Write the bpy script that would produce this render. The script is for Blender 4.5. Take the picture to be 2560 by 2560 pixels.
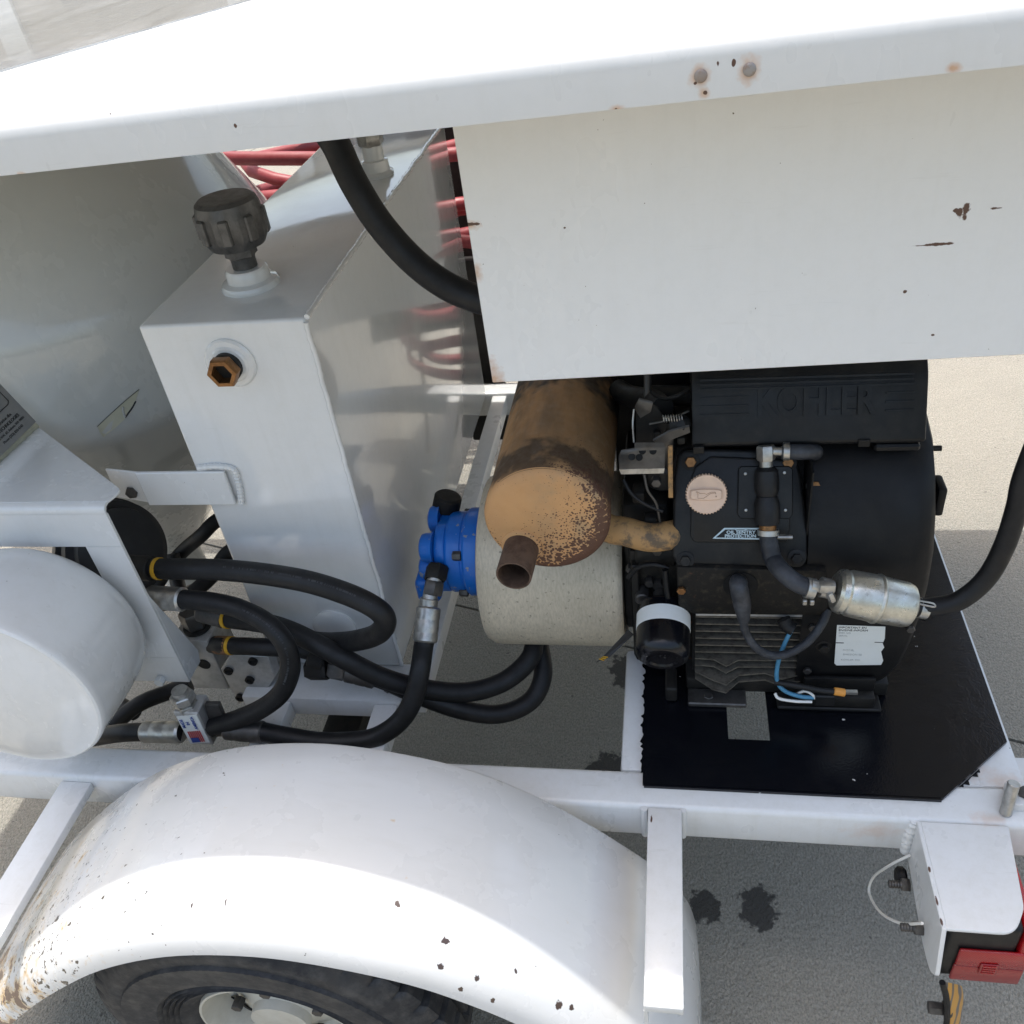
import bpy, bmesh, math, random
import numpy as np
from mathutils import Vector, Matrix

# ------------------------------------------------------------------ scene, camera, light
for o in list(bpy.data.objects):
    bpy.data.objects.remove(o)
SC = bpy.context.scene
COL = SC.collection
random.seed(7)
rng = np.random.default_rng(7)

cam_data = bpy.data.cameras.new('camera')
cam = bpy.data.objects.new('camera', cam_data)
COL.objects.link(cam)
yaw, pitch, roll = math.radians(13.1026), math.radians(37.290), math.radians(-8.404)
fwd = Vector((-math.sin(yaw) * math.cos(pitch), math.cos(yaw) * math.cos(pitch), -math.sin(pitch)))
rgt = Vector((math.cos(yaw), math.sin(yaw), 0))
upv = rgt.cross(fwd)
r2 = rgt * math.cos(roll) + upv * math.sin(roll)
u2 = upv * math.cos(roll) - rgt * math.sin(roll)
mw = Matrix((r2, u2, -fwd)).transposed().to_4x4()
mw.translation = Vector((0, 0, 1.75))
cam.matrix_world = mw
cam_data.sensor_width = 36
cam_data.lens = 36 * 0.87349
cam_data.clip_start = 0.05
cam_data.clip_end = 500
SC.camera = cam

SUN_DIR = Vector((-0.15, 0.20, 1.0)).normalized()
world = bpy.data.worlds.new('World')
SC.world = world
world.use_nodes = True
wn = world.node_tree
wn.nodes.clear()
sky = wn.nodes.new('ShaderNodeTexSky')
sky.sky_type = 'NISHITA'
sky.sun_disc = False
sky.sun_elevation = math.asin(SUN_DIR.z)
sky.sun_rotation = math.atan2(SUN_DIR.x, SUN_DIR.y)
sky.dust_density = 6.0
sky.air_density = 1.5
sky.ozone_density = 1.0
wbg = wn.nodes.new('ShaderNodeBackground')
wbg.inputs['Strength'].default_value = 0.15
wout = wn.nodes.new('ShaderNodeOutputWorld')
wn.links.new(sky.outputs[0], wbg.inputs['Color'])
wn.links.new(wbg.outputs[0], wout.inputs['Surface'])

sun_data = bpy.data.lights.new('sun', 'SUN')
sun_data.energy = 2.0
sun_data.angle = math.radians(0.55)
sun_data.color = (1.0, 0.985, 0.955)
sun = bpy.data.objects.new('sun', sun_data)
COL.objects.link(sun)
sun.rotation_euler = SUN_DIR.to_track_quat('Z', 'Y').to_euler()

SC.view_settings.view_transform = 'Standard'
SC.view_settings.look = 'None'
SC.view_settings.gamma = 1
SC.view_settings.exposure = 1.08
SC.render.engine = 'CYCLES'
SC.cycles.max_bounces = 6
SC.cycles.diffuse_bounces = 3
SC.cycles.glossy_bounces = 3
SC.cycles.transmission_bounces = 2
SC.cycles.caustics_reflective = False
SC.cycles.caustics_refractive = False

# ------------------------------------------------------------------ materials
def c3(c):
    return (c[0], c[1], c[2], 1.0)

class Mat:
    def __init__(self, name, color=(.5, .5, .5), rough=.5, metal=0.0, coat=0.0, spec=None):
        self.m = bpy.data.materials.new(name)
        self.m.use_nodes = True
        self.nt = self.m.node_tree
        self.b = self.nt.nodes['Principled BSDF']
        self.b.inputs['Base Color'].default_value = c3(color)
        self.b.inputs['Roughness'].default_value = rough
        self.b.inputs['Metallic'].default_value = metal
        self.b.inputs['Coat Weight'].default_value = coat
        self.b.inputs['Coat Roughness'].default_value = .06
        if spec is not None:
            self.b.inputs['Specular IOR Level'].default_value = spec
        self.col = None
        self._pos = None
    def n(self, t, **kw):
        nd = self.nt.nodes.new(t)
        for k, v in kw.items():
            setattr(nd, k, v)
        return nd
    def l(self, a, b):
        self.nt.links.new(a, b)
    def pos(self):
        if self._pos is None:
            self._pos = self.n('ShaderNodeNewGeometry').outputs['Position']
        return self._pos
    def mapped(self, scale):
        if isinstance(scale, (int, float)):
            scale = (scale,) * 3
        v = self.n('ShaderNodeVectorMath', operation='MULTIPLY')
        self.l(self.pos(), v.inputs[0])
        v.inputs[1].default_value = scale
        return v.outputs[0]
    def noise(self, scale, detail=4, rough=.6, dist=0.0):
        t = self.n('ShaderNodeTexNoise')
        self.l(self.mapped(scale), t.inputs['Vector'])
        t.inputs['Scale'].default_value = 1
        t.inputs['Detail'].default_value = detail
        t.inputs['Roughness'].default_value = rough
        t.inputs['Distortion'].default_value = dist
        return t.outputs['Fac']
    def voronoi(self, scale, rnd=1.0):
        t = self.n('ShaderNodeTexVoronoi')
        self.l(self.mapped(scale), t.inputs['Vector'])
        t.inputs['Scale'].default_value = 1
        t.inputs['Randomness'].default_value = rnd
        return t
    def ramp(self, fac, a, b, lo=0.0, hi=1.0):
        r = self.n('ShaderNodeMapRange')
        r.clamp = True
        self.l(fac, r.inputs['Value'])
        r.inputs['From Min'].default_value = a
        r.inputs['From Max'].default_value = b
        r.inputs['To Min'].default_value = lo
        r.inputs['To Max'].default_value = hi
        return r.outputs[0]
    def math(self, op, a, b=None):
        r = self.n('ShaderNodeMath', operation=op)
        for i, x in enumerate((a, b)):
            if x is None:
                continue
            if isinstance(x, (int, float)):
                r.inputs[i].default_value = x
            else:
                self.l(x, r.inputs[i])
        return r.outputs[0]
    def comp(self, ax):
        s = self.n('ShaderNodeSeparateXYZ')
        self.l(self.pos(), s.inputs[0])
        return s.outputs[ax]
    def mix(self, fac, col):
        mx = self.n('ShaderNodeMix', data_type='RGBA')
        if isinstance(fac, (int, float)):
            mx.inputs[0].default_value = fac
        else:
            self.l(fac, mx.inputs[0])
        if self.col is None:
            mx.inputs[6].default_value = self.b.inputs['Base Color'].default_value
        else:
            self.l(self.col, mx.inputs[6])
        if isinstance(col, tuple):
            mx.inputs[7].default_value = c3(col)
        else:
            self.l(col, mx.inputs[7])
        self.col = mx.outputs[2]
        self.l(self.col, self.b.inputs['Base Color'])
        return self
    def rough(self, sock):
        self.l(sock, self.b.inputs['Roughness'])
        return self
    def bump(self, h, strength=.3, dist=.002):
        bp = self.n('ShaderNodeBump')
        bp.inputs['Strength'].default_value = strength
        bp.inputs['Distance'].default_value = dist
        self.l(h, bp.inputs['Height'])
        self.l(bp.outputs[0], self.b.inputs['Normal'])
        return self
    def blob(self, p, r, wob=.6, ns=90):
        """mask of one ragged mark centred at p with half sizes r"""
        s = self.n('ShaderNodeVectorMath', operation='SUBTRACT')
        self.l(self.pos(), s.inputs[0]); s.inputs[1].default_value = p
        d = self.n('ShaderNodeVectorMath', operation='DIVIDE')
        self.l(s.outputs[0], d.inputs[0]); d.inputs[1].default_value = r
        ln = self.n('ShaderNodeVectorMath', operation='LENGTH')
        self.l(d.outputs[0], ln.inputs[0])
        if getattr(self, '_wn', None) is None:
            self._wn = {}
        if ns not in self._wn:
            self._wn[ns] = self.ramp(self.noise(ns, 3, .6), .3, .7, -1, 1)
        return self.math('ADD', ln.outputs['Value'], self.math('MULTIPLY', self._wn[ns], wob))
    def blobs(self, lst, wob=.6, ns=90, soft=.12):
        cur = None
        for p, r in lst:
            d = self.blob(p, r, wob, ns)
            cur = d if cur is None else self.math('MINIMUM', cur, d)
        return self.ramp(cur, 1.0 - soft, 1.0 + soft, 1.0, 0.0), cur

RUST = (.075, .03, .016)
ORANGE = (.5, .22, .05)
def white_paint(name, rough=.2, chips=(), halo=(), dirt=.25, specks=.0, coat=.6, base=(.68, .685, .68), hs=.7):
    m = Mat(name, base, rough, coat=coat)
    big = m.ramp(m.noise(3.5, 3, .6), .25, .8, 0, dirt * .7)
    m.mix(big, (.60, .59, .54))
    fine = m.ramp(m.noise(40, 4, .8), .45, .85, 0, dirt * .9)
    m.mix(fine, (.54, .53, .48))
    # rain streaks and handling scuffs
    m.mix(m.ramp(m.noise((55, 55, 4), 4, .7), .5, .8, 0, dirt * .55), (.5, .49, .44))
    m.mix(m.ramp(m.noise((7, 90, 90), 3, .7), .66, .74, 0, dirt * .8), (.46, .45, .41))
    # scattered tiny chips
    sp = m.ramp(m.noise(150, 2, .5), .79 - specks, .80 - specks, 0, 1)
    m.mix(sp, (.10, .075, .055))
    if halo:
        d = None
        for p, r in halo:
            e = m.blob(p, r, .5, 60)
            d = e if d is None else m.math('MINIMUM', d, e)
        m.mix(m.ramp(d, .1, 1.2, hs, 0), ORANGE)
    if chips:
        k, _ = m.blobs(chips)
        m.mix(k, RUST)
    m.rough(m.ramp(m.noise((9, 9, 5), 4, .7), .3, .7, rough * .65, rough * 1.7))
    m.bump(m.noise(28, 1, .5), .10, .004)
    return m.m

def simple(name, color, rough, metal=0.0, coat=0.0, dust=None, ns=60, amt=.5, bump=0.0, spec=None):
    m = Mat(name, color, rough, metal, coat, spec)
    if dust:
        m.mix(m.ramp(m.noise(ns, 5, .65), .45, .72, 0, amt), dust)
        m.mix(m.ramp(m.noise(9, 4, .6), .45, .75, 0, amt * .7), dust)
    if bump:
        m.bump(m.noise(ns * 6, 3, .6), bump, .0012)
    m.rough(m.ramp(m.noise(ns * .6, 4, .6), .3, .7, rough * .8, min(1, rough * 1.25)))
    return m.m

m = Mat('concrete', (.358, .334, .278), .92)
m.mix(m.ramp(m.noise(2.2, 6, .6), .35, .7, 0, .55), (.27, .255, .215))
m.mix(m.ramp(m.noise((260, 170, 1), 3, .7), .42, .62, 0, .75), (.17, .16, .135))
m.mix(m.ramp(m.noise((9, 45, 1), 4, .7), .45, .75, 0, .4), (.24, .226, .19))
m.mix(m.ramp(m.noise((120, 80, 1), 4, .7), .55, .75, 0, .6), (.43, .412, .35))
m.mix(m.ramp(m.noise(55, 2, .5), .715, .735, 0, .8), (.12, .11, .095))
sk, _ = m.blobs([((0.0518,0.9544,0.0000), (.030, .034, .05)), ((0.1548,0.9578,0.0000), (.034, .046, .05)),
                 ((-0.1545,1.2532,0.0000), (.055, .06, .05)), ((-0.1184,1.5696,0.0000), (.05, .06, .05)),
                 ((0.4172,1.1872,0.0000), (.012, .012, .05)), ((-0.0226,1.3834,-0.0000), (.006, .006, .05)),
                 ((-0.0993,0.8030,0.0000), (.007, .006, .05)), ((-0.1324,0.8201,0.0000), (.004, .004, .05))], .34, 46, .10)
m.mix(sk, (.065, .06, .052))
cb = m.math('ADD', m.noise((210, 140, 1), 3, .6), m.math('MULTIPLY', m.noise(60, 3, .5), .7))
m.bump(cb, 1.0, .009)
M_CONC = m.m
M_JOINT = simple('joint_filler', (.05, .048, .045), .9, dust=(.12, .11, .1))

M_WHITE = white_paint('white_enamel')
M_FRAME = white_paint('frame_enamel', rough=.3, hs=.28, dirt=.45, coat=.3,
    chips=[((-0.0977,0.8250,0.5649), (.004, .012, .004)), ((-0.0871,0.8250,0.5657), (.006, .012, .005)), ((-0.1051,0.8250,0.5629), (.003, .012, .003)),
           ((-0.0403,0.8050,0.5220), (.002, .01, .01)), ((0.4723,0.8300,0.5368), (.006, .012, .003)),
           ((0.3482,0.7472,0.5220), (.0015, .005, .004)), ((0.3479,0.7002,0.5220), (.0012, .007, .004)), ((0.3471,0.6718,0.5220), (.0015, .007, .004))],
    halo=[((0.4844,0.9059,0.5200), (.03, .02, .02)), ((0.2918,0.8250,0.4887), (.04, .01, .02)), ((0.4455,0.9167,0.5220), (.03, .02, .01)), ((0.4514,0.8354,0.5200), (.03, .012, .02))])
M_TANK = white_paint('tank_enamel', rough=.15, dirt=.2, coat=.9, base=(.72, .725, .72))
M_TANKF = white_paint('tank_front_enamel', rough=.28, dirt=.1, coat=.4)
M_CONE = white_paint('cone_enamel', rough=.22, dirt=.2, coat=.7, base=(.52, .53, .51))
M_PANEL = white_paint('panel_enamel', rough=.3, dirt=.14, coat=.4, base=(.78, .785, .78),
    chips=[((0.2890,0.9500,1.3891), (.0042, .01, .0085)), ((0.2852,0.9500,1.3882), (.0035, .01, .0042)), ((0.2798,0.9500,1.3902), (.002, .01, .002)),
           ((0.3180,0.9500,1.3898), (.006, .01, .0014)), ((0.2679,0.9500,1.3556), (.014, .01, .0014)), ((0.2561,0.9500,1.3552), (.012, .01, .0008)),
           ((0.2440,0.9500,1.3047), (.0016, .01, .0016)), ((-0.0751,0.9500,1.4964), (.001, .01, .001)), ((-0.1170,0.9500,1.3980), (.0012, .01, .0012)),
           ((-0.2192,0.9500,1.4088), (.012, .01, .002)), ((0.2802,0.9500,1.2515), (.0016, .01, .001))],
    halo=[((-0.2218,0.9500,1.4078), (.012, .01, .006)), ((-0.2184,0.9500,1.2150), (.012, .01, .028)), ((-0.2207,0.9500,1.3525), (.006, .01, .012))])
M_HOOD = white_paint('hood_enamel', rough=.25, dirt=.25, coat=.3, base=(.63, .63, .61),
    chips=[((-0.5117,0.7855,1.5960), (0.0029, 0.0029, 0.0029)), ((-0.4324,0.7683,1.5980), (0.0022, 0.0029, 0.0029)), ((-0.3763,0.7800,1.5704), (.0012, .01, .002)),
           ((0.0347,0.7800,1.5836), (.0014, .01, .0026)), ((0.0464,0.7800,1.5833), (.0012, .01, .0026)), ((0.0173,0.7800,1.5708), (.0016, .01, .0016)),
           ((0.0248,0.7800,1.5631), (.0016, .01, .0016)), ((-0.0461,0.7800,1.5567), (.001, .01, .001)), ((-0.1297,0.7800,1.5523), (.001, .01, .001))],
    halo=[((0.0214,0.7800,1.5759), (.008, .01, .008)), ((0.0586,0.7800,1.5773), (.009, .01, .009)), ((0.0248,0.7800,1.5627), (.005, .01, .005)),
          ((-0.0461,0.7800,1.5562), (.006, .01, .004)), ((0.2086,0.7800,1.5648), (.007, .01, .004)), ((-0.6011,0.7800,1.5440), (.006, .01, .003)),
          ((-0.1812,0.8221,1.6030), (.018, .012, .01))])
m = Mat('fender_enamel', (.63, .635, .63), .28, coat=.45)
m.mix(m.ramp(m.noise((14, 60, 14), 4, .7), .5, .85, 0, .2), (.46, .45, .40))
m.mix(m.ramp(m.noise(4, 4, .6), .25, .8, 0, .22), (.6, .58, .5))
near_left = m.ramp(m.comp(0), -.58, -.95, 0, 1)
frontness = m.ramp(m.comp(1), .80, .50, .5, 1)
wear = m.math('MULTIPLY', near_left, frontness)
spk = m.noise((75, 120, 75), 2, .55)
thr = m.math('SUBTRACT', spk, m.math('MULTIPLY', wear, .16))
m.mix(m.ramp(m.math('ADD', m.noise((50, 60, 50), 4, .6), m.math('MULTIPLY', wear, .22)), .74, .9, 0, .55), (.5, .33, .13))
m.mix(m.ramp(m.math('ADD', spk, m.math('MULTIPLY', wear, .175)), .770, .785, 0, 1), (.05, .04, .03))
low = m.ramp(m.comp(2), .60, .36, 0, 1)
rus = m.math('ADD', m.noise((22, 26, 22), 4, .62), m.math('MULTIPLY', m.math('MULTIPLY', wear, low), .26))
m.mix(m.ramp(rus, .70, .80, 0, .8), (.55, .36, .14))
m.mix(m.ramp(rus, .80, .82, 0, 1), (.13, .062, .035))
FCH = [((840,1777), (0.0043, 0.0043, 0.0058)), ((832,1823), (0.0043, 0.0043, 0.0058)), ((1055,1897), (0.0050, 0.0058, 0.0079)), ((1079,1903), (0.0036, 0.0043, 0.0058)),
       ((973,1834), (0.0022, 0.0029, 0.0043)), ((898,1846), (.003, .004, .004)), ((930,1890), (0.0029, 0.0036, 0.0043)), ((869,1867), (0.0029, 0.0029, 0.0036)),
       ((750,1707), (.004, .004, .004)), ((660,1690), (0.0029, 0.0029, 0.0022)), ((935,1702), (0.0022, 0.0036, 0.0029)), ((1092,1640), (0.0014, 0.0036, 0.0022)),
       ((426,1703), (0.0014, 0.0058, 0.0036)), ((365,1706), (0.0014, 0.0036, 0.0029)), ((1170,1905), (0.0036, 0.0036, 0.0058))]
fpts = [((-0.2980,0.5440,0.6180), FCH[0][1]), ((-0.3010,0.5180,0.6050), FCH[1][1]), ((-0.1570,0.5240,0.5090), FCH[2][1]), ((-0.1410,0.5270,0.4970), FCH[3][1]),
        ((-0.2110,0.5390,0.5620), FCH[4][1]), ((-0.2580,0.5180,0.5790), FCH[5][1]), ((-0.2380,0.5040,0.5490), FCH[6][1]), ((-0.2770,0.5050,0.5740), FCH[7][1]),
        ((-0.3630,0.5710,0.6510), FCH[8][1]), ((-0.4240,0.5700,0.6670), FCH[9][1]), ((-0.2450,0.6120,0.5990), FCH[10][1]), ((-0.1450,0.7120,0.5230), FCH[11][1]),
        ((-0.5880,0.5450,0.6720), FCH[12][1]), ((-0.6380,0.5440,0.6630), FCH[13][1])]
k, _ = m.blobs(fpts, .6, 120)
m.mix(k, (.055, .033, .025))
m.rough(m.ramp(m.noise(14, 4, .6), .3, .7, .22, .36))
m.bump(m.noise(9, 3, .5), .06, .01)
M_FENDER = m.m

m = Mat('deck_black', (.0035, .004, .006), .14, spec=.4)
m.mix(m.ramp(m.noise(95, 2, .4), .772, .785, 0, 1), (.55, .54, .5))
m.bump(m.math('ADD', m.noise(260, 3, .6), m.noise(30, 2, .5)), .16, .002)
m.rough(m.ramp(m.noise(40, 4, .6), .3, .7, .12, .24))
M_DECK = m.m
M_PLASTIC = simple('black_plastic', (.006, .0066, .0078), .42, dust=(.022, .021, .019), ns=40, amt=.6, bump=.15, spec=.3)
M_SHROUD = simple('black_shroud', (.005, .005, .0055), .5, dust=(.015, .014, .012), ns=30, amt=.4, bump=.2, spec=.3)
m = Mat('dirty_block', (.006, .0055, .005), .6, spec=.3)
m.mix(m.ramp(m.noise(70, 5, .7), .52, .72, 0, .8), (.045, .037, .024))
m.mix(m.ramp(m.noise(22, 5, .7), .62, .72, 0, .6), (.14, .06, .03))
m.bump(m.noise(160, 3, .6), .3, .002)
M_BLOCK = m.m
M_DARK = simple('dark_casting', (.008, .0075, .007), .6, dust=(.024, .021, .016), ns=50, amt=.6, bump=.3, spec=.35)
m = Mat('fin_metal', (.15, .135, .11), .5, .3)
m.mix(m.ramp(m.noise(80, 4, .7), .45, .65, 0, .8), (.05, .045, .036))
M_FIN = m.m
M_RUBBER = simple('hose_rubber', (.006, .0062, .007), .52, dust=(.02, .02, .021), ns=45, amt=.45, bump=.25, spec=.35)
M_RUBDUST = simple('dusty_hose_rubber', (.014, .016, .021), .55, dust=(.07, .075, .085), ns=38, amt=.75, bump=.3)
M_TYRE = simple('tyre_rubber', (.02, .021, .024), .7, dust=(.085, .082, .078), ns=40, amt=.7, bump=.4)
M_STEEL = simple('zinc_steel', (.50, .49, .46), .38, .85, dust=(.2, .19, .17), ns=70, amt=.6)
M_DSTEEL = simple('dark_steel', (.11, .105, .10), .45, .7, dust=(.05, .045, .04), ns=60, amt=.6)
m = Mat('filter_zinc', (.58, .57, .51), .33, .9)
m.mix(m.ramp(m.noise(38, 5, .65), .42, .7, 0, .75), (.36, .34, .28))
m.mix(m.ramp(m.noise(110, 3, .6), .6, .75, 0, .7), (.2, .18, .15))
m.bump(m.noise(60, 3, .5), .12, .003)
m.rough(m.ramp(m.noise(38, 5, .65), .35, .7, .24, .55))
M_ZINC = m.m
m = Mat('bell_aluminium', (.62, .54, .41), .5, .1)
m.mix(m.ramp(m.noise((330, 90, 90), 3, .7), .4, .65, 0, .6), (.40, .345, .26))
m.mix(m.ramp(m.noise(120, 3, .6), .64, .7, 0, .7), (.11, .095, .075))
m.mix(m.ramp(m.noise(6, 4, .6), .5, .75, 0, .5), (.33, .29, .21))
m.bump(m.noise((330, 60, 60), 3, .6), .12, .001)
M_BELL = m.m
m = Mat('blue_paint', (.006, .15, .58), .42, coat=.15)
m.mix(m.ramp(m.noise(20, 4, .6), .45, .7, 0, .5), (.004, .10, .42))
m.mix(m.ramp(m.noise(44, 3, .6), .66, .68, 0, .85), (.27, .28, .29))
m.mix(m.ramp(m.noise(130, 3, .6), .72, .74, 0, .8), (.5, .55, .62))
m.rough(m.ramp(m.noise(50, 3, .5), .3, .7, .3, .5))
M_BLUE = m.m

def muffler_mat(name, body):
    m = Mat(name, (.55, .30, .125), .62)
    m.mix(m.ramp(m.noise(14, 5, .6), .4, .7, 0, .6), (.44, .235, .10))
    cx, cz, cy = m.comp(0), m.comp(2), m.comp(1)
    right = m.ramp(cx, -.23, -.10, 0, 1)
    low = m.ramp(cz, .98, .87, 0, 1)
    if body:
        top = m.ramp(m.noise((30, 7, 30), 4, .6), .42, .62, 0, 1)
        m.mix(m.math('MULTIPLY', m.math('MULTIPLY', m.ramp(cy, 1.0, 1.14, .2, 1), top), .6), (.16, .105, .055))
        m.mix(m.math('MULTIPLY', right, .6), (.15, .11, .065))
        ring = m.math('ADD', m.math('ABSOLUTE', m.math('SUBTRACT', cy, 1.05)), m.math('MULTIPLY', m.ramp(m.noise(16, 3, .6), .3, .7, -1, 1), .035))
        m.mix(m.ramp(ring, .018, .045, .85, 0), (.035, .022, .013))
        ring2 = m.math('ADD', m.math('ABSOLUTE', m.math('SUBTRACT', cy, 1.30)), m.math('MULTIPLY', m.ramp(m.noise(13, 3, .6), .3, .7, -1, 1), .06))
        m.mix(m.ramp(ring2, .025, .06, .9, 0), (.022, .017, .013))
        dens = m.math('MULTIPLY', m.math('MULTIPLY', m.ramp(cy, 1.12, 1.0, 0, 1), m.ramp(cx, -.20, -.11, .2, 1)), .42)
    else:
        m.mix(m.math('MULTIPLY', right, m.ramp(m.noise(24, 4, .6), .45, .65, 0, .7)), (.24, .21, .135))
        diag = m.math('ADD', m.math('MULTIPLY', m.math('SUBTRACT', cx, -.185), 3.6), m.math('MULTIPLY', m.math('SUBTRACT', .949, cz), 4.6))
        dens = m.ramp(diag, -.30, .68, 0, .46)
        edge = m.n('ShaderNodeVectorMath', operation='DISTANCE')
        m.l(m.pos(), edge.inputs[0]); edge.inputs[1].default_value = (-.185, .99, .949)
        er = m.ramp(edge.outputs['Value'], .062, .092, 0, .22)
        dens = m.math('ADD', dens, m.math('MULTIPLY', er, m.ramp(diag, -.55, .2, .1, 1)))
    v = m.voronoi(250)
    v2 = m.voronoi(105)
    d = m.math('MINIMUM', v.outputs['Distance'], m.math('ADD', v2.outputs['Distance'], .12))
    nz = m.math('ADD', m.math('MULTIPLY', m.noise(42, 4, .65), .46), .145)
    f = m.math('ADD', m.math('SUBTRACT', m.math('ADD', dens, nz), m.math('MULTIPLY', d, .62)), 0.0)
    m.mix(m.ramp(f, .34, .40, 0, .95), (.075, .03, .018))
    m.rough(m.ramp(m.noise(60, 4, .6), .3, .7, .5, .8))
    m.bump(m.math('ADD', m.noise(70, 4, .7), m.ramp(f, .34, .42, 0, .6)), .25, .002)
    return m.m
M_MUFCAP = muffler_mat('muffler_cap_rust', False)
M_MUFBODY = muffler_mat('muffler_body_rust', True)
m = Mat('tailpipe_rust', (.10, .06, .038), .72)
m.mix(m.ramp(m.noise(60, 5, .7), .45, .65, 0, .9), (.05, .025, .015))
m.bump(m.noise(150, 4, .7), .4, .002)
M_PIPE = m.m
m = Mat('tan_header', (.40, .23, .09), .65)
m.mix(m.ramp(m.noise(40, 5, .7), .48, .62, 0, .9), (.10, .075, .05))
M_HEADER = m.m
M_SOOTSHADE = simple('soot_and_hole_shade', (.004, .004, .004), .9)  # pipe soot, and black painted in for the shade inside holes and slots
M_REDHOSE = simple('red_hose', (.22, .022, .028), .5, dust=(.30, .07, .07), ns=30, amt=.6)
M_YELLOW = simple('yellow_band', (.60, .33, .015), .5, dust=(.4, .22, .03), ns=50)
M_CREAM = simple('cream_cap', (.80, .57, .41), .5, dust=(.6, .43, .32), ns=45, amt=.5)
M_BRASS = simple('brass', (.30, .15, .06), .42, .8, dust=(.1, .05, .02), ns=90, amt=.8)
M_ALU = simple('aluminium_block', (.52, .515, .50), .42, .55, dust=(.25, .24, .22), ns=45, amt=.6)
M_CAST = simple('pewter_cap', (.13, .13, .13), .42, .75, dust=(.045, .045, .045), ns=60, amt=.7, bump=.3)
M_WHITEPL = simple('white_wire', (.75, .74, .70), .45)
M_BLUEW = simple('blue_wire', (.06, .22, .36), .5, dust=(.03, .12, .2))
M_ORANGEW = simple('orange_terminal', (.65, .28, .05), .5)
M_RIVET = simple('rivet_steel', (.30, .29, .28), .5, .5, dust=(.25, .13, .06), ns=160, amt=.7)
M_LABEL = simple('white_label', (.72, .74, .72), .55, dust=(.6, .6, .56), ns=30, amt=.3)
M_GREYPLATE = simple('grey_plate', (.27, .275, .275), .45, .25, dust=(.2, .2, .2), ns=60, amt=.3)
M_INK = simple('black_ink', (.012, .012, .013), .6)
M_INKFADE = simple('faded_ink', (.42, .43, .42), .6)
M_PAPER = simple('yellowed_sticker', (.50, .49, .38), .5, dust=(.4, .38, .28), ns=40)
M_CAPBLK = simple('black_ribbed_plastic', (.014, .015, .018), .4, dust=(.035, .036, .04), ns=30, amt=.4)
m = Mat('painted_reflection', (.40, .41, .41), .05, coat=.6)  # hood-top reflections painted into the colour as grey with streaks and smears
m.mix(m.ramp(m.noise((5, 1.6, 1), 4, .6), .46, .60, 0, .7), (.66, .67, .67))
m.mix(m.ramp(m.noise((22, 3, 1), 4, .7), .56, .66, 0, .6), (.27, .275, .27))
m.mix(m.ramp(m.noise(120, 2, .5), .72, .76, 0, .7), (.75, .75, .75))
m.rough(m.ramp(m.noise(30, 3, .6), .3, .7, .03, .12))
M_REFLSHEET = m.m
M_REDFLAG = simple('flag_red', (.5, .03, .04), .5)
M_BLUEFLAG = simple('flag_blue', (.02, .06, .3), .5)
m = Mat('red_lens', (.38, .005, .010), .16, coat=.4, spec=.4)
wv = m.n('ShaderNodeTexWave', wave_type='BANDS', bands_direction='DIAGONAL')
m.l(m.mapped(1), wv.inputs['Vector'])
wv.inputs['Scale'].default_value = 150
m.mix(m.ramp(wv.outputs['Fac'], .3, .7, 0, .8), (.22, .003, .005))
m.bump(wv.outputs['Fac'], .35, .001)
M_LENS = m.m
M_LENSDARK = simple('dark_red_lens', (.24, .004, .008), .3, coat=.4)
m = Mat('orange_swirl', (.62, .30, .035), .4, coat=.3)
w2 = m.n('ShaderNodeTexWave', wave_type='BANDS', bands_direction='X')
m.l(m.mapped((18, 9, 14)), w2.inputs['Vector'])
w2.inputs['Scale'].default_value = 1; w2.inputs['Distortion'].default_value = 5; w2.inputs['Detail'].default_value = 1
m.mix(m.ramp(w2.outputs['Fac'], .72, .8, 0, 1), (.12, .10, .09))
M_ORANGE = m.m
M_RIM = simple('cream_rim', (.55, .53, .46), .45, dust=(.4, .37, .3), ns=25, amt=.6)
M_WALL = simple('building_wall', (.55, .50, .42), .8, dust=(.45, .4, .33), ns=3)
M_GLASS = simple('window_glass', (.03, .035, .04), .1)

# ------------------------------------------------------------------ mesh helpers
ORG = {}
def root(name, loc, label, cat, group=None):
    o = bpy.data.objects.new(name, None)
    COL.objects.link(o)
    o.location = loc
    o.empty_display_size = .05
    o['label'] = label; o['category'] = cat
    if group: o['group'] = group
    ORG[o.name] = np.array(loc, float)
    return o
def obj(name, V, F, mat, parent=None, smooth=35, label=None, cat=None, group=None, kind=None):
    V = np.asarray(V, float)
    org = ORG[parent.name] if parent is not None else V.mean(0) * 0 + np.array([V[:, 0].mean(), V[:, 1].mean(), V[:, 2].min()])
    me = bpy.data.meshes.new(name)
    me.from_pydata((V - org).tolist(), [], [list(f) for f in F])
    me.validate()
    bm = bmesh.new(); bm.from_mesh(me)
    bmesh.ops.recalc_face_normals(bm, faces=bm.faces)
    bm.to_mesh(me); bm.free()
    if smooth:
        me.shade_smooth()
        me.set_sharp_from_angle(angle=math.radians(smooth))
    me.materials.append(mat)
    o = bpy.data.objects.new(name, me)
    COL.objects.link(o)
    if parent is not None:
        o.parent = parent
    else:
        o.location = org
    ORG[o.name] = org
    if label: o['label'] = label
    if cat: o['category'] = cat
    if group: o['group'] = group
    if kind: o['kind'] = kind
    return o
def join(*vf):
    V = []; F = []; n = 0
    for v, f in vf:
        V.append(np.asarray(v, float)); F += [[i + n for i in ff] for ff in f]; n += len(v)
    return np.vstack(V), F
def from_bm(bm):
    bm.verts.ensure_lookup_table()
    V = [tuple(v.co) for v in bm.verts]
    idx = {v: i for i, v in enumerate(bm.verts)}
    F = [[idx[v] for v in f.verts] for f in bm.faces]
    bm.free()
    return np.array(V), F
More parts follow.
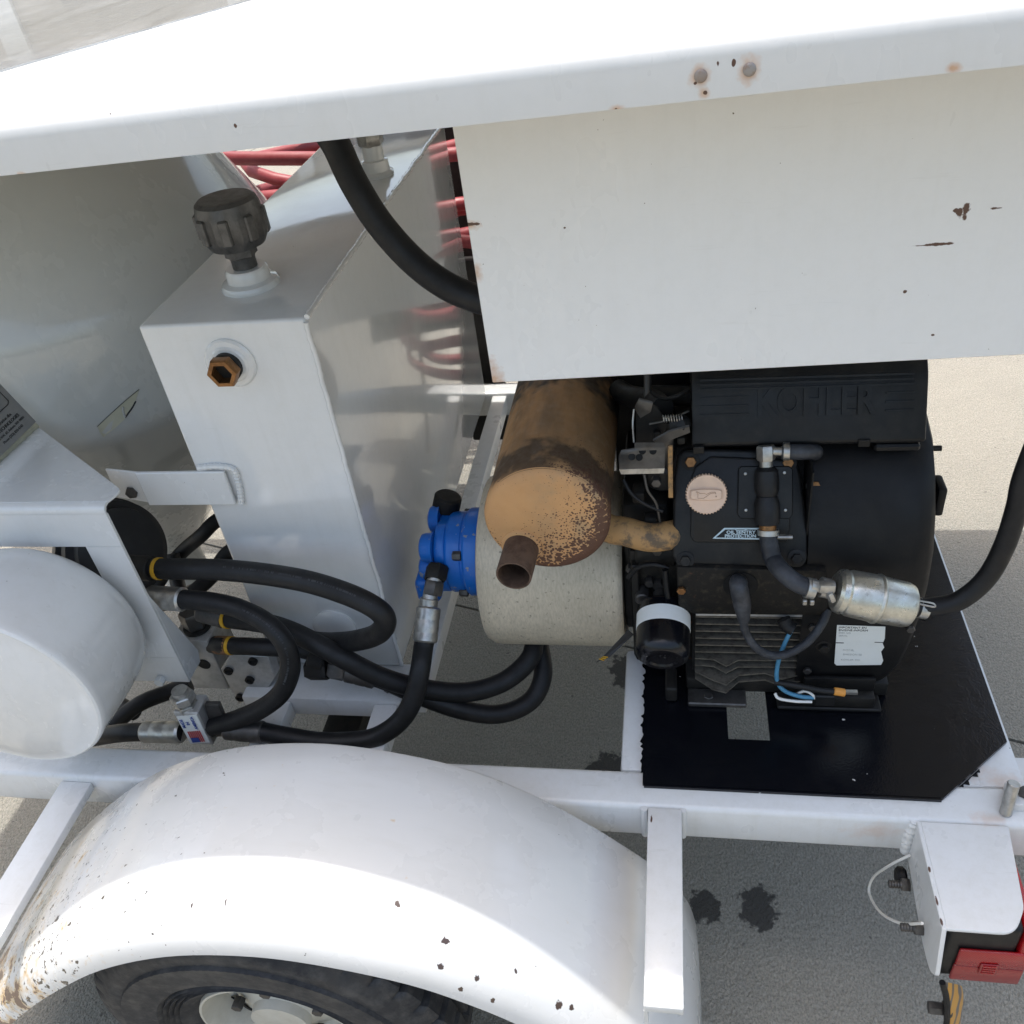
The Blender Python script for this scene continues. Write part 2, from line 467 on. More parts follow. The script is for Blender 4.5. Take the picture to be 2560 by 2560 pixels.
def bevel(vf, w, seg=2, ang=30):
    bm = bmesh.new()
    vs = [bm.verts.new(tuple(v)) for v in vf[0]]
    for f in vf[1]:
        try: bm.faces.new([vs[i] for i in f])
        except ValueError: pass
    bmesh.ops.recalc_face_normals(bm, faces=bm.faces)
    es = [e for e in bm.edges if len(e.link_faces) == 2 and e.calc_face_angle(0) > math.radians(ang)]
    bmesh.ops.bevel(bm, geom=es, offset=w, segments=seg, affect='EDGES', profile=.5)
    return from_bm(bm)
def box(a, b, bev=0, seg=2):
    x0, y0, z0 = a; x1, y1, z1 = b
    V = [(x0,y0,z0),(x1,y0,z0),(x1,y1,z0),(x0,y1,z0),(x0,y0,z1),(x1,y0,z1),(x1,y1,z1),(x0,y1,z1)]
    F = [(0,3,2,1),(4,5,6,7),(0,1,5,4),(1,2,6,5),(2,3,7,6),(3,0,4,7)]
    vf = (np.array(V, float), F)
    return bevel(vf, bev, seg) if bev else vf
def prism(pts, vec, bev=0, seg=2):
    """closed polygon (3D points) swept along vec"""
    P_ = np.array(pts, float); n = len(P_); vec = np.array(vec, float)
    V = np.vstack([P_, P_ + vec])
    F = [list(range(n))[::-1], list(range(n, 2 * n))] + [[i, (i + 1) % n, n + (i + 1) % n, n + i] for i in range(n)]
    vf = (V, F)
    return bevel(vf, bev, seg) if bev else vf
def frame(axis, hint=(0, 0, 1)):
    a = np.array(axis, float); a /= np.linalg.norm(a)
    h = np.array(hint, float)
    if abs(a @ h) > .95: h = np.array((1., 0, 0))
    u = np.cross(h, a); u /= np.linalg.norm(u)
    v = np.cross(a, u)
    return u, v, a
def lathe(prof, org, axis, seg=32, closed=True, flute=None):
    """prof: list of (radius, height) along axis"""
    u, v, a = frame(axis); org = np.array(org, float)
    V = []; F = []
    for j, (r, h) in enumerate(prof):
        for i in range(seg):
            t = 2 * math.pi * i / seg
            rr = r * (flute(i, j) if flute else 1)
            V.append(org + a * h + (u * math.cos(t) + v * math.sin(t)) * rr)
    for j in range(len(prof) - 1):
        for i in range(seg):
            F.append([j*seg+i, j*seg+(i+1) % seg, (j+1)*seg+(i+1) % seg, (j+1)*seg+i])
    if closed:
        if prof[0][0] > 1e-6: F.append(list(range(seg))[::-1])
        if prof[-1][0] > 1e-6: F.append([(len(prof)-1)*seg+i for i in range(seg)])
    return np.array(V), F
def cyl(a, b, r, seg=20, bev=0):
    a = np.array(a, float); b = np.array(b, float); L = np.linalg.norm(b - a)
    if bev:
        pr = [(r-bev, 0), (r, bev), (r, L-bev), (r-bev, L)]
    else:
        pr = [(r, 0), (r, L)]
    return lathe(pr, a, b - a, seg)
def hexnut(a, b, r, hole=False):
    a = np.array(a, float); b = np.array(b, float); L = np.linalg.norm(b - a)
    return lathe([(r*.9, 0), (r, L*.12), (r, L*.88), (r*.9, L)], a, b - a, 6)
def catmull(pts, n=10):
    P_ = [np.array(p, float) for p in pts]
    P_ = [2*P_[0]-P_[1]] + P_ + [2*P_[-1]-P_[-2]]
    out = []
    for i in range(1, len(P_) - 2):
        for k in range(n):
            t = k / n
            a, b, c, d = P_[i-1], P_[i], P_[i+1], P_[i+2]
            out.append(.5*((2*b)+(-a+c)*t+(2*a-5*b+4*c-d)*t*t+(-a+3*b-3*c+d)*t**3))
    out.append(P_[-2])
    return out
def tube(pts, r, seg=14, n=8, caps=True, smooth=True):
    C_ = catmull(pts, n) if smooth else [np.array(p, float) for p in pts]
    V = []; F = []
    t0 = C_[1] - C_[0]; u, v, _ = frame(t0)
    for i, c in enumerate(C_):
        t = C_[min(i+1, len(C_)-1)] - C_[max(i-1, 0)]
        t = t / (np.linalg.norm(t) + 1e-12)
        u = u - t * (u @ t); u /= np.linalg.norm(u); v = np.cross(t, u)
        rr = r(i / (len(C_) - 1)) if callable(r) else r
        for k in range(seg):
            a = 2*math.pi*k/seg
            V.append(c + (u*math.cos(a) + v*math.sin(a)) * rr)
    m_ = len(C_)
    for i in range(m_-1):
        for k in range(seg):
            F.append([i*seg+k, i*seg+(k+1) % seg, (i+1)*seg+(k+1) % seg, (i+1)*seg+k])
    if caps:
        F.append(list(range(seg))[::-1]); F.append([(m_-1)*seg+k for k in range(seg)])
    return np.array(V), F
def pipe_end(a, b, ro, ri, seg=32):
    """open pipe from a to b (open at b)"""
    a = np.array(a, float); b = np.array(b, float); L = np.linalg.norm(b - a)
    return lathe([(ro, 0), (ro, L*.97), (ro*.985, L), (ri, L), (ri, L*.05)], a, b - a, seg)
def text_vf(s, size, origin, ux, uy, depth=.0006, align='LEFT', bold=0.0, xs=1.0):
    cu = bpy.data.curves.new('txt', 'FONT')
    cu.body = s; cu.size = size; cu.align_x = align; cu.extrude = depth; cu.offset = bold
    cu.resolution_u = 3
    t = bpy.data.objects.new('txt', cu)
    COL.objects.link(t)
    bpy.context.view_layer.update()
    dg = bpy.context.evaluated_depsgraph_get()
    me = bpy.data.meshes.new_from_object(t.evaluated_get(dg))
    V = np.array([v.co[:] for v in me.vertices]); F = [list(p.vertices) for p in me.polygons]
    bpy.data.objects.remove(t); bpy.data.curves.remove(cu); bpy.data.meshes.remove(me)
    ux = np.array(ux, float); uy = np.array(uy, float)
    ux = ux / np.linalg.norm(ux); uy = uy / np.linalg.norm(uy); nz = np.cross(ux, uy)
    W = np.array(origin, float) + V[:, :1] * ux * xs + V[:, 1:2] * uy + V[:, 2:3] * nz
    return W, F
def rounded(pts2, rad, seg=5):
    """round the corners of a 2D polygon"""
    out = []; n = len(pts2)
    for i in range(n):
        p = np.array(pts2[i], float); a = np.array(pts2[i-1], float); b = np.array(pts2[(i+1) % n], float)
        r = rad[i] if isinstance(rad, (list, tuple)) else rad
        if r <= 0: out.append(tuple(p)); continue
        da = (a-p)/np.linalg.norm(a-p); db = (b-p)/np.linalg.norm(b-p)
        rr = min(r, .45*np.linalg.norm(a-p), .45*np.linalg.norm(b-p))
        A0 = p+da*rr; B0 = p+db*rr
        for k in range(seg+1):
            t = k/seg
            out.append(tuple((1-t)**2*A0 + 2*t*(1-t)*p + t*t*B0))
    return out

def S(lst):
    """indices helper: list of points"""
    return [np.array(p, float) for p in lst]
X3 = np.array((1., 0, 0)); Y3 = np.array((0, 1., 0)); Z3 = np.array((0, 0, 1.))

# ------------------------------------------------------------------ ground
g = obj('ground', [(-60,-60,-.02),(60,-60,-.02),(60,90,-.02),(-60,90,-.02)], [(0,1,2,3)], M_JOINT, None, 0, kind='structure')
ORG['ground'] = np.array(g.location)
jd = np.array((-0.5507,1.7843,0.0000)) - np.array((-0.6666,1.8193,0.0000)); jd = jd / np.linalg.norm(jd)
jn = np.array((-jd[1], jd[0], 0)); j0 = np.array((-0.6666,1.8193,0.0000))
def gp(a, b): return j0 + jd * a + jn * b
def slab(a0, a1, b0, b1):
    e = .004
    pts = [gp(a0+e, b0+e), gp(a1-e, b0+e), gp(a1-e, b1-e), gp(a0+e, b1-e)]
    V, F = prism([p - Z3*.05 for p in pts], (0, 0, .05))
    obj('slab', V, F, M_CONC, g, 0)
aa = [-60, -3.86, -.81, 2.25, 60]
bb = [-60, -3.0, 0, 3.0, 60]
for i in range(4):
    for j in range(4):
        slab(aa[i], aa[i+1], bb[j], bb[j+1])

# ------------------------------------------------------------------ trailer
tr = root('trailer', (0, 1.5, 0), 'white welded trailer frame with rounded fender, black engine deck and wheel', 'trailer')
V, F = box((-2.3, .825, .44), (.535, .893, .52), .009, 3)
obj('side_rail', V, F, M_FRAME, tr)
V, F = box((-2.3, 2.13, .43), (.535, 2.19, .505), .008, 3)
obj('side_rail', V, F, M_FRAME, tr)
for (x0, x1, z1, y1) in ((-.092, -.046, .5175, 1.16), (.452, .518, .5175, 2.129)):
    V, F = box((x0, .8935, .445), (x1, y1, z1), .007, 2)
    obj('cross_member', V, F, M_FRAME, tr)
V, F = box((-.502, 1.045, .455), (-.462, 2.129, .498), .003, 2)
obj('cross_member', V, F, M_FRAME, tr)
V, F = box((-.82, 1.035, .45), (-.503, 1.13, .497), .004, 2)
b_ = obj('tank_support', V, F, M_FRAME, tr)
q = np.array((-0.5328,1.0625,0.4970))
V, F = hexnut(q, q + Z3*.012, .009); obj('bolt', V, F, M_DSTEEL, b_)
for x0 in (-.555, -.765):
    V, F = box((x0, .8935, .45), (x0+.045, 1.0345, .49), .003, 2)
    obj('cross_member', V, F, M_FRAME, tr)
V, F = box((-.705, .62, .30), (-.625, 2.5, .36), .01, 2)
obj('axle', V, F, M_DARK, tr)
# deck with the drain opening cut through
zt = .5265
ho = [np.array((0.0834,1.0629,0.5265)), np.array((0.1500,1.0630,0.5265)), np.array((0.1467,0.9577,0.5265)), np.array((0.0810,0.9556,0.5265))]
hx0 = (ho[0][0]+ho[3][0])/2; hx1 = (ho[1][0]+ho[2][0])/2; hy0 = (ho[2][1]+ho[3][1])/2; hy1 = (ho[0][1]+ho[1][1])/2 + .01
xl, xr, yf, yb = -.055, .506, .863, 1.80
c1 = np.array((0.3915,0.8578,0.5265)); c2 = np.array((0.5083,0.9722,0.5265))
xr = c2[0]
def ring(z):
    return [(xl,yf,z),(hx0,yf,z),(hx1,yf,z),(c1[0],yf,z),(xr,c2[1],z),(xr,yb,z),(hx1,yb,z),(hx0,yb,z),(xl,yb,z),
            (hx0,hy0,z),(hx1,hy0,z),(hx1,hy1,z),(hx0,hy1,z)]
V = ring(zt) + ring(zt-.006)
top = [[0,1,9,12,7,8],[1,2,10,9],[2,3,4,5,6,11,10],[12,11,6,7]]
F = top + [[i+13 for i in f[::-1]] for f in top]
oc = [0,1,2,3,4,5,6,7,8]; ic = [9,10,11,12]
F += [[oc[i], oc[(i+1)%9], oc[(i+1)%9]+13, oc[i]+13] for i in range(9)]
F += [[ic[(i+1)%4], ic[i], ic[i]+13, ic[(i+1)%4]+13] for i in range(4)]
dk = obj('engine_deck', V, F, M_DECK, tr, 20, label='glossy black steel engine deck plate with square drain opening')
jx = np.linspace(xl+.002, c1[0]-.003, 70)
V, F = prism([(x, yf-.0005, zt-.001) for x in (jx[0], jx[-1])] + [(x, yf-.0005, zt-.012-.011*abs(math.sin(k*1.7)*math.cos(k*.63))-rng.uniform(0,.004)) for k, x in reversed(list(enumerate(jx)))], (0,-.003,0))
obj('deck_lip', V, F, M_DECK, dk)
jy = np.linspace(yf, 1.15, 60)
V, F = prism([(xl, jy[0], .5182), (xl, jy[-1], .5182)] + [(xl-.001-.003*abs(math.sin(y*37)*math.sin(y*91))-.006*rng.uniform()**4, y, .5182) for y in jy[::-1]], (0,0,.0006)); obj('paint_edge', V, F, M_DECK, dk)
jy = np.linspace(0, 1, 30); cA = np.array((c1[0], yf, .5165)); cB = np.array((xr, c2[1], .5165)); cn_ = np.array((cB[1]-cA[1], -(cB[0]-cA[0]), 0)); cn_ = cn_/np.linalg.norm(cn_)
V, F = prism([cA, cB] + [cA*(1-t)+cB*t + cn_*(.001+.008*rng.uniform()**3) for t in jy[::-1]], (0,0,.0006)); obj('paint_edge', V, F, M_DECK, dk)
# corner gusset, pin and lug at the right hand end
gp_ = [(0.3867,0.8591,0.5120), (0.5170,0.9848,0.5120), (0.5235,0.9282,0.5120), (0.4998,0.8436,0.5120)]
V, F = prism([(c1[0]-.01,.8945,.506),(xr-.002,c2[1]-.02,.506),(.5335,c2[1]-.02,.506),(.5335,.8945,.506)], (0,0,.009), .002, 1)
obj('gusset', V, F, M_FRAME, tr)
p0 = np.array((0.4735,0.8456,0.5200)); p1 = p0 + np.array((.004, .014, .055))
V, F = cyl(p0, p1, .0085, 18, .001); obj('hitch_pin', V, F, M_STEEL, tr)
q = np.array((0.4970,0.8615,0.5250))
V, F = box(q + np.array((-.016,-.012,-.006)), q + np.array((.03,.03,.012)), .004, 2); lg = obj('lug', V, F, M_FRAME, tr)
V, F = hexnut(q + np.array((.006,.008,.0115)), q + np.array((.006,.008,.017)), .011); obj('bolt', V, F, M_DSTEEL, lg)

# fender
fp = [(-1.27,.13),(-1.23,.205),(-1.165,.295),(-1.081,.388),(-.969,.494),(-.838,.596),(-.702,.662),(-.572,.687),(-.455,.681),(-.321,.645),(-.222,.588),(-.146,.524),(-.085,.462),(-.028,.395),(.010,.325),(.028,.25),(.033,.17)]
arch = [p[[0,2]] for p in catmull([(a,0,b) for a,b in fp], 5)]
sec = [(.797,.022),(.797,.006),(.791,.001),(.74,-.002),(.68,-.003),(.62,-.001),(.585,.002),(.555,.008),(.53,.018),(.512,.032),(.503,.048),(.500,.064)]
loop = sec + [(y + (.003 if y < .55 else (-.003 if y > .79 else 0)), i + (.004 if i < .03 else 0)) for y, i in sec[::-1]]
V = []; F = []
for k, c in enumerate(arch):
    t = arch[min(k+1, len(arch)-1)] - arch[max(k-1, 0)]; t = t/np.linalg.norm(t)
    nrm = np.array((-t[1], t[0]))
    for y, i in loop:
        p = c - nrm*i
        V.append((p[0], y, p[1]))
L_ = len(loop)
for k in range(len(arch)-1):
    for i in range(L_):
        F.append([k*L_+i, k*L_+(i+1)%L_, (k+1)*L_+(i+1)%L_, (k+1)*L_+i])
fe = obj('fender', V, F, M_FENDER, tr, 50, label='rounded white fender with rust chips along its left edge')
V, F = box((-.046, .528, .503), (.006, .8245, .521), .003, 2)
obj('fender_brace', V, F, M_FRAME, tr)
V, F = box((-.046, .530, .455), (-.041, .8245, .502)); obj('fender_brace_web', V, F, M_FRAME, tr)
bp = [np.array((-1.0426,0.8291,0.5050)), np.array((-0.9833,0.8291,0.5050)), np.array((-0.9687,0.4884,0.5050)), np.array((-1.0443,0.5209,0.5050))]
V, F = box((-1.075, .50, .49), (-1.015, .8245, .508), .003, 2)
obj('fender_brace', V, F, M_FRAME, tr)
for (x, w_) in ((-.052, .006), (.008, .005)):
    V, F = tube([(x, .826, .445), (x, .822, .48), (x, .824, .518)], w_, 8, 4); obj('weld_bead', V, F, M_FRAME, tr)

# tail light bracket
tb = [(.352,.8245),(.352,.662),(.437,.662),(.458,.70),(.472,.8245)]
t2 = rounded(tb, [0,0,.022,.01,0], 6)
V, F = prism([(x, y, .5145) for x, y in t2], (0,0,.006), .0012, 1)
lb = obj('light_bracket', V, F, M_FRAME, tr, label='white folded steel light bracket welded to the rail end')
sp_ = rounded([(.8245,.5205),(.662,.5205),(.640,.435),(.655,.412),(.70,.405),(.8245,.43)], [0,0,.004,.012,.02,0], 4)
V, F = prism([(.3465, y, z) for y, z in sp_], (.006,0,0), .0012, 1)
obj('side_plate', V, F, M_FRAME, lb)
V, F = tube([(.344,.829,.435),(.341,.826,.46),(.342,.827,.49),(.346,.829,.517)], lambda t: .008+.0012*math.sin(t*45), 10, 6)
obj('weld_bead', V, F, M_FRAME, lb)
for px in ((0.3465,0.7895,0.4055), (0.3465,0.7115,0.4253)):
    p = np.array(px)
    V, F = hexnut(p - X3*.012, p, .0105); nb = obj('nut', V, F, M_DSTEEL, lb)
    V, F = lathe([(.0055+.0008*(i%2), -.03+.002*i) for i in range(10)], p, X3, 12); obj('stud', V, F, M_DSTEEL, lb)

# wheel
wc = np.array((-.635, 0, .268))
wh = root('wheel', tuple(wc), 'x', 'x'); del wh['label']; del wh['category']; wh.parent = tr
wh.location = wc - ORG[tr.name]
prof = [(0.1280,.560),(0.1400,.548),(0.1500,.541),(0.1560,.5365),(0.1580,.542),(0.1640,.5345),(0.1660,.540),(0.1720,.532),(0.1740,.538),(0.1800,.530),(0.1820,.536),(0.1900,.529),(0.2225,.526),(0.2463,.525),(0.2484,.531),(0.2650,.531),(0.2732,.534),(0.2815,.541),(0.2950,.546),(0.3017,.552),(0.3038,.585),(0.2919,.588),(0.2919,.598),(0.3043,.601),(0.3043,.634),(0.2919,.637),(0.2919,.647),(0.3043,.650),(0.3038,.690),(0.3017,.704),(0.2950,.712),(0.2857,.718),(0.2587,.730),(0.2000,.73),(0.1500,.715)]
def tread(i, j):
    if 18 <= j <= 30: return 1.0 - (.034 if i % 6 == 0 else 0)
    if 12 <= j <= 16: return 1.0 - (.006 if i % 2 else 0)
    return 1.0
V, F = lathe([(r, y) for r, y in prof], wc, Y3, 240, closed=False, flute=tread)
V[:, 2] = np.maximum(V[:, 2], .001)
obj('tyre', V, F, M_TYRE, wh, 28)
rim_prof = [(.132,.558),(.130,.550),(.126,.550),(.120,.564),(.113,.602),(.105,.608),(.085,.594),(.062,.584),(.05,.574),(.048,.559),(0,.557)]
V, F = lathe(rim_prof, wc, Y3, 48, closed=False)
rm = obj('rim', V, F, M_RIM, wh, 30)
for k in range(5):
    a = 2*math.pi*k/5 + .4
    p = wc + np.array((.075*math.cos(a), .584, .075*math.sin(a)))
    V, F = hexnut(p, p - Y3*.018, .010); obj('lug_nut', V, F, M_DSTEEL, wh)
for k in range(5):
    a = 2*math.pi*k/5 + .4 + .63
    pts = []
    for dr, da in ((.088,-.22),(.088,.22),(.112,.19),(.112,-.19)):
        pts.append(wc + np.array((dr*math.cos(a+da), .594 if dr < .1 else .603, dr*math.sin(a+da))))
    V, F = prism([p - Y3*.004 for p in pts], (0,.003,0)); obj('rim_slot', V, F, M_SOOTSHADE, wh)

# ------------------------------------------------------------------ tail light, licence bracket
tl = root('tail_light', (.41, .74, .40), 'red and black box tail light under the white bracket at lower right', 'tail light')
V, F = box((.362, .672, .372), (.455, .85, .511), .008, 3); obj('housing', V, F, M_PLASTIC, tl)
V, F = box((.3805, .6655, .4155), (.4715, .6715, .458), .003, 2); ls = obj('side_lens', V, F, M_LENS, tl)
V, F = box((.380, .6657, .374), (.4713, .6714, .4150), .003, 2); obj('side_reflector', V, F, M_LENSDARK, tl)
V, F = box((.4555, .668, .372), (.4725, .865, .506), .005, 3); obj('rear_lens', V, F, M_LENS, tl)
V, F = box((.412, .6635, .402), (.436, .6653, .430), .001, 1); lw = obj('lens_window', V, F, M_LENSDARK, ls)
for k in range(4):
    V, F = box((.4155, .6622, .4055+k*.006), (.4325, .6633, .4085+k*.006)); obj('lens_rib', V, F, M_LENS, ls)
V, F = box((.385, .6722, .363), (.47, .72, .3715), .003, 1); obj('lower_trim', V, F, M_PLASTIC, tl)
V, F = cyl((.36,.72,.45), (.345,.72,.45), .014, 20, .003)
obj('rubber_grommet', *cyl(np.array((0.3460,0.7976,0.3987)) + np.array((.001,.012,-.006)), np.array((0.3460,0.7976,0.3987)) + np.array((-.014,.012,-.006)), .016, 20, .004), M_RUBBER, tl)
wpts = [(0.3350,0.6937,0.4726), (0.3250,0.7328,0.3962), (0.3150,0.7867,0.3246), (0.3120,0.8438,0.2807), (0.3150,0.8500,0.3194), (0.3250,0.8219,0.4044), (0.3440,0.8108,0.4517)]
V, F = tube(wpts, .0022, 8, 8); obj('ground_wire', V, F, M_WHITEPL, None, 60, label='thin white wire looping beside the tail light bracket', cat='wire')

lp = root('plate_holder', (.385,.66,.2), 'orange plate with dark swirl pattern hanging edge-on below the tail light', 'plate')
pc = [(0.3773,0.6640,0.3699), (0.3882,0.6620,0.3319), (0.3968,0.6600,0.2867), (0.4052,0.6580,0.2211), (0.4134,0.6560,0.1513)]
pw = [(0.4213,0.7000,0.2841), (0.4303,0.7000,0.2455), (0.4371,0.6980,0.1781), (0.4403,0.6960,0.1156), (0.4463,0.6940,0.0397)]
V = []; F = []
for a, b in zip(catmull(pc, 4), catmull(pw, 4)):
    for t in (0, .25, .5, .75, 1): V.append(a*(1-t) + b*t + X3*(.006*math.sin(math.pi*t)))
n5 = len(V)//5
for i in range(n5-1):
    for k in range(4): F.append([i*5+k, i*5+k+1, (i+1)*5+k+1, (i+1)*5+k])
nV = len(V)
V += [v - X3*.003 for v in V]
F += [[i+nV for i in f[::-1]] for f in F]
F += [[i*5, (i+1)*5, (i+1)*5+nV, i*5+nV] for i in range(n5-1)] + [[i*5+4, i*5+4+nV, (i+1)*5+4+nV, (i+1)*5+4] for i in range(n5-1)]
obj('plate', V, F, M_ORANGE, lp)
V, F = tube([np.array(p) + np.array((-.006,-.001,0)) for p in pc], .0045, 8, 5); obj('rubber_edge', V, F, M_RUBBER, lp)
p = np.array((0.3886,0.6700,0.2740)); V, F = hexnut(p, p - X3*.02, .010); obj('nut', V, F, M_DSTEEL, lp)
V, F = cyl(p + X3*.012, p + X3*.001, .012, 16, .002); obj('washer', V, F, M_DSTEEL, lp)

# ------------------------------------------------------------------ raised hood
hd = root('engine_hood', (-.3, 1.5, 1.54), 'raised white sheet metal hood with folded front lip over the machinery', 'hood')
def zb(x): return 1.544 + .0200*(x + .624)
hs = [(.783,.001),(.780,.001),(.780,.030),(.7815,.038),(.786,.0445),(.794,.0485),(.806,.050),(.86,.0505),(1.6,.0515),(2.30,.052),(2.305,.045),(2.305,.005)]
inn = [(2.301,.005),(2.301,.048),(1.6,.0485),(.80,.0465),(.789,.042),(.784,.033)]
lp_ = hs + inn
xs = [-1.82 + i*.2 for i in range(14)] + [1.05]
V = [(x, y, zb(x)+z) for x in xs for y, z in lp_]
n_ = len(lp_); F = []
for k in range(len(xs)-1):
    for i in range(n_): F.append([k*n_+i, k*n_+(i+1)%n_, (k+1)*n_+(i+1)%n_, (k+1)*n_+i])
F += [list(range(n_)), [(len(xs)-1)*n_+i for i in range(n_)][::-1]]
ht = obj('lid_sheet', V, F, M_HOOD, hd, 40)
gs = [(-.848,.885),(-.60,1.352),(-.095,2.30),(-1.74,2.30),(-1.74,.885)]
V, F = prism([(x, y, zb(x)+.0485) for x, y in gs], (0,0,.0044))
obj('grey_reflection_sheet', V, F, M_REFLSHEET, hd, label='glossy light grey sheet on the hood with painted-in reflection streaks')
for px in ((0.0214,0.7800,1.5759), (0.0586,0.7800,1.5773)):
    p = np.array(px)
    V, F = lathe([(.0052,-.001),(.0052,.0006),(.0046,.0012),(.003,.0016),(0,.0018)], p, -Y3, 20); obj('rivet', V, F, M_RIVET, hd)
def zp(x): return 1.2095 + .0222*(x + .22)
V, F = prism([(-.2215,.95,zp(-.22)), (.95,.95,zp(.95)), (.95,.95,1.585), (-.2245,.95,1.585)], (0,.004,0), .001, 1)
V2, F2 = prism([(-.47,2.285,.72), (.95,2.285,.75), (.95,2.285,1.59), (-.47,2.285,1.57)], (0,.004,0), .001, 1); obj('side_panel', V2, F2, M_PANEL, hd)  # unseen far panel, added to keep light out of the engine bay
hp = obj('side_panel', V, F, M_PANEL, hd, label='flat white side panel hanging below the hood lip with chipped paint')
V, F = prism([(-.2215,.9545,zp(-.22)+.001), (-.2215,.985,zp(-.22)+.001), (-.2245,.985,1.585), (-.2245,.9545,1.585)], (.003,0,0)); obj('edge_flange', V, F, M_PANEL, hp)
V, F = prism([(-.2185,.9545,zp(-.22)), (.95,.9545,zp(.95)), (.95,.975,zp(.95)), (-.2185,.975,zp(-.22))], (0,0,.003)); obj('edge_flange', V, F, M_PANEL, hp)

# ------------------------------------------------------------------ hydraulic tank
tk = root('hydraulic_tank', (-.65, 1.6, .5), 'tall white rectangular hydraulic oil tank with black filler cap', 'tank')
V, F = box((-.784, 1.12, .4985), (-.520, 2.13, 1.228), .006, 3)
obj('tank_body', V, F, M_TANK, tk)
for a_, b_, mm in (((-.5195,1.125,1.2285),(-.5195,2.125,1.2285),40), ((-.5195,1.1195,1.222),(-.5195,1.1195,.505),30)):
    a_ = np.array(a_); b_ = np.array(b_)
    V, F = tube([a_*(1-t)+b_*t + np.array(rng.normal(0,.0006,3)) for t in np.linspace(0,1,mm)], lambda t: .0042+.0006*math.sin(t*230), 8, 3); obj('weld_seam', V, F, M_TANK, tk, 60)
cb_ = np.array((-0.6525,1.2492,1.2280))
V, F = lathe([(.046,0),(.046,.004),(.043,.009),(.034,.012),(.033,.027),(.030,.031),(.026,.031)], cb_, Z3, 36); cl = obj('filler_collar', V, F, M_TANK, tk)
nk = cb_ + Z3*.031
V, F = lathe([(.019,0),(.019,.014),(.020,.016),(.020,.018)], nk, Z3, 28); fc0 = obj('filler_neck', V, F, M_CAST, tk)
V, F = hexnut(nk + Z3*.0175, nk + Z3*.032, .025); obj('hex_collar', V, F, M_CAST, tk)
ct = nk + Z3*.030
def cap_fl(i, j):
    ph = (i % 6)
    return (1.0, 1.0, .995, .93, .93, .995)[ph] if 2 <= j <= 5 else 1.0
V, F = lathe([(.022,.0),(.042,.006),(.048,.016),(.051,.024),(.051,.050),(.0495,.062),(.046,.072),(.040,.077),(.036,.078),(.0,.075)], ct, Z3, 48, flute=cap_fl)
fc = obj('filler_cap', V, F, M_CAST, tk, 25, label='ribbed dark grey filler cap on top of the tank')
for k in range(8):
    a = 2*math.pi*k/8 + .2
    u = np.array((math.cos(a), math.sin(a), 0)); w = np.array((-math.sin(a), math.cos(a), 0))
    c = ct + u*.0485 + Z3*.04
    pts = [c + w*s*.0078 + Z3*h for s, h in ((-1,-.021),(1,-.021),(1,.018),(-1,.018))]
    V, F = prism([p - u*.005 for p in pts], u*.0105, .0025, 1); obj('grip_rib', V, F, M_CAST, fc)
bf = np.array((-0.6551,1.1200,1.1625))
V, F = lathe([(.040,0),(.040,.003),(.037,.006),(.030,.007),(.027,.010),(.021,.010)], bf, -Y3, 36); obj('port_boss', V, F, M_TANK, tk)
V, F = lathe([(.022,.009),(.0225,.018),(.021,.020)], bf, -Y3, 28); obj('thread_seal', V, F, M_DARK, tk)
V, F = lathe([(.0225,.019),(.0245,.022),(.0245,.034),(.023,.037),(.0165,.037),(.0165,.012),(0,.012)], bf, -Y3, 6); obj('brass_bushing', V, F, M_BRASS, tk, label='brown brass hex bushing')
V, F = lathe([(.0162,.0125),(0,.0126)], bf, -Y3, 24); obj('bore', V, F, M_SOOTSHADE, tk)
lf = np.array((-0.6296,1.1200,0.6049))
V, F = lathe([(.042,0),(.042,.004),(.036,.008),(.026,.010),(0,.010)], lf, -Y3, 32); obj('port_boss', V, F, M_TANK, tk)
rf = np.array((-0.5832,1.7653,1.2280))
V, F = lathe([(.034,0),(.034,.006),(.028,.01),(.026,.03),(.021,.032),(.021,.06)], rf, Z3, 32); obj('return_port', V, F, M_TANK, tk)
V, F = hexnut(rf + Z3*.058, rf + Z3*.085, .026); obj('hex_fitting', V, F, M_STEEL, tk)
V, F = cyl(rf + Z3*.085, rf + Z3*.30, .020, 20); obj('return_pipe', V, F, M_TANK, tk)
V, F = box((-.888, 1.1085, .902), (-.728, 1.1155, .970), .0015, 1); sb = obj('support_strap', V, F, M_WHITE, tk)
V, F = tube([(-.722,1.116,.899),(-.716,1.117,.925),(-.713,1.117,.950),(-.714,1.117,.970),(-.74,1.117,.976),(-.775,1.117,.974)], lambda t: .0055+.0007*math.sin(t*110), 8, 10); obj('weld_bead', V, F, M_WHITE, sb)
V, F = prism([(-.8885,1.114,.904), (-.8885,1.114,.968), (-.955,1.128,.966), (-.955,1.128,.906)], (.001,.004,0), .0008, 1); obj('strap_tab', V, F, M_WHITE, sb)
p = np.array((-0.9177,1.1220,0.9232)); V, F = hexnut(p, p + np.array((.002,-.008,.001)), .011); obj('bolt', V, F, M_DSTEEL, sb)

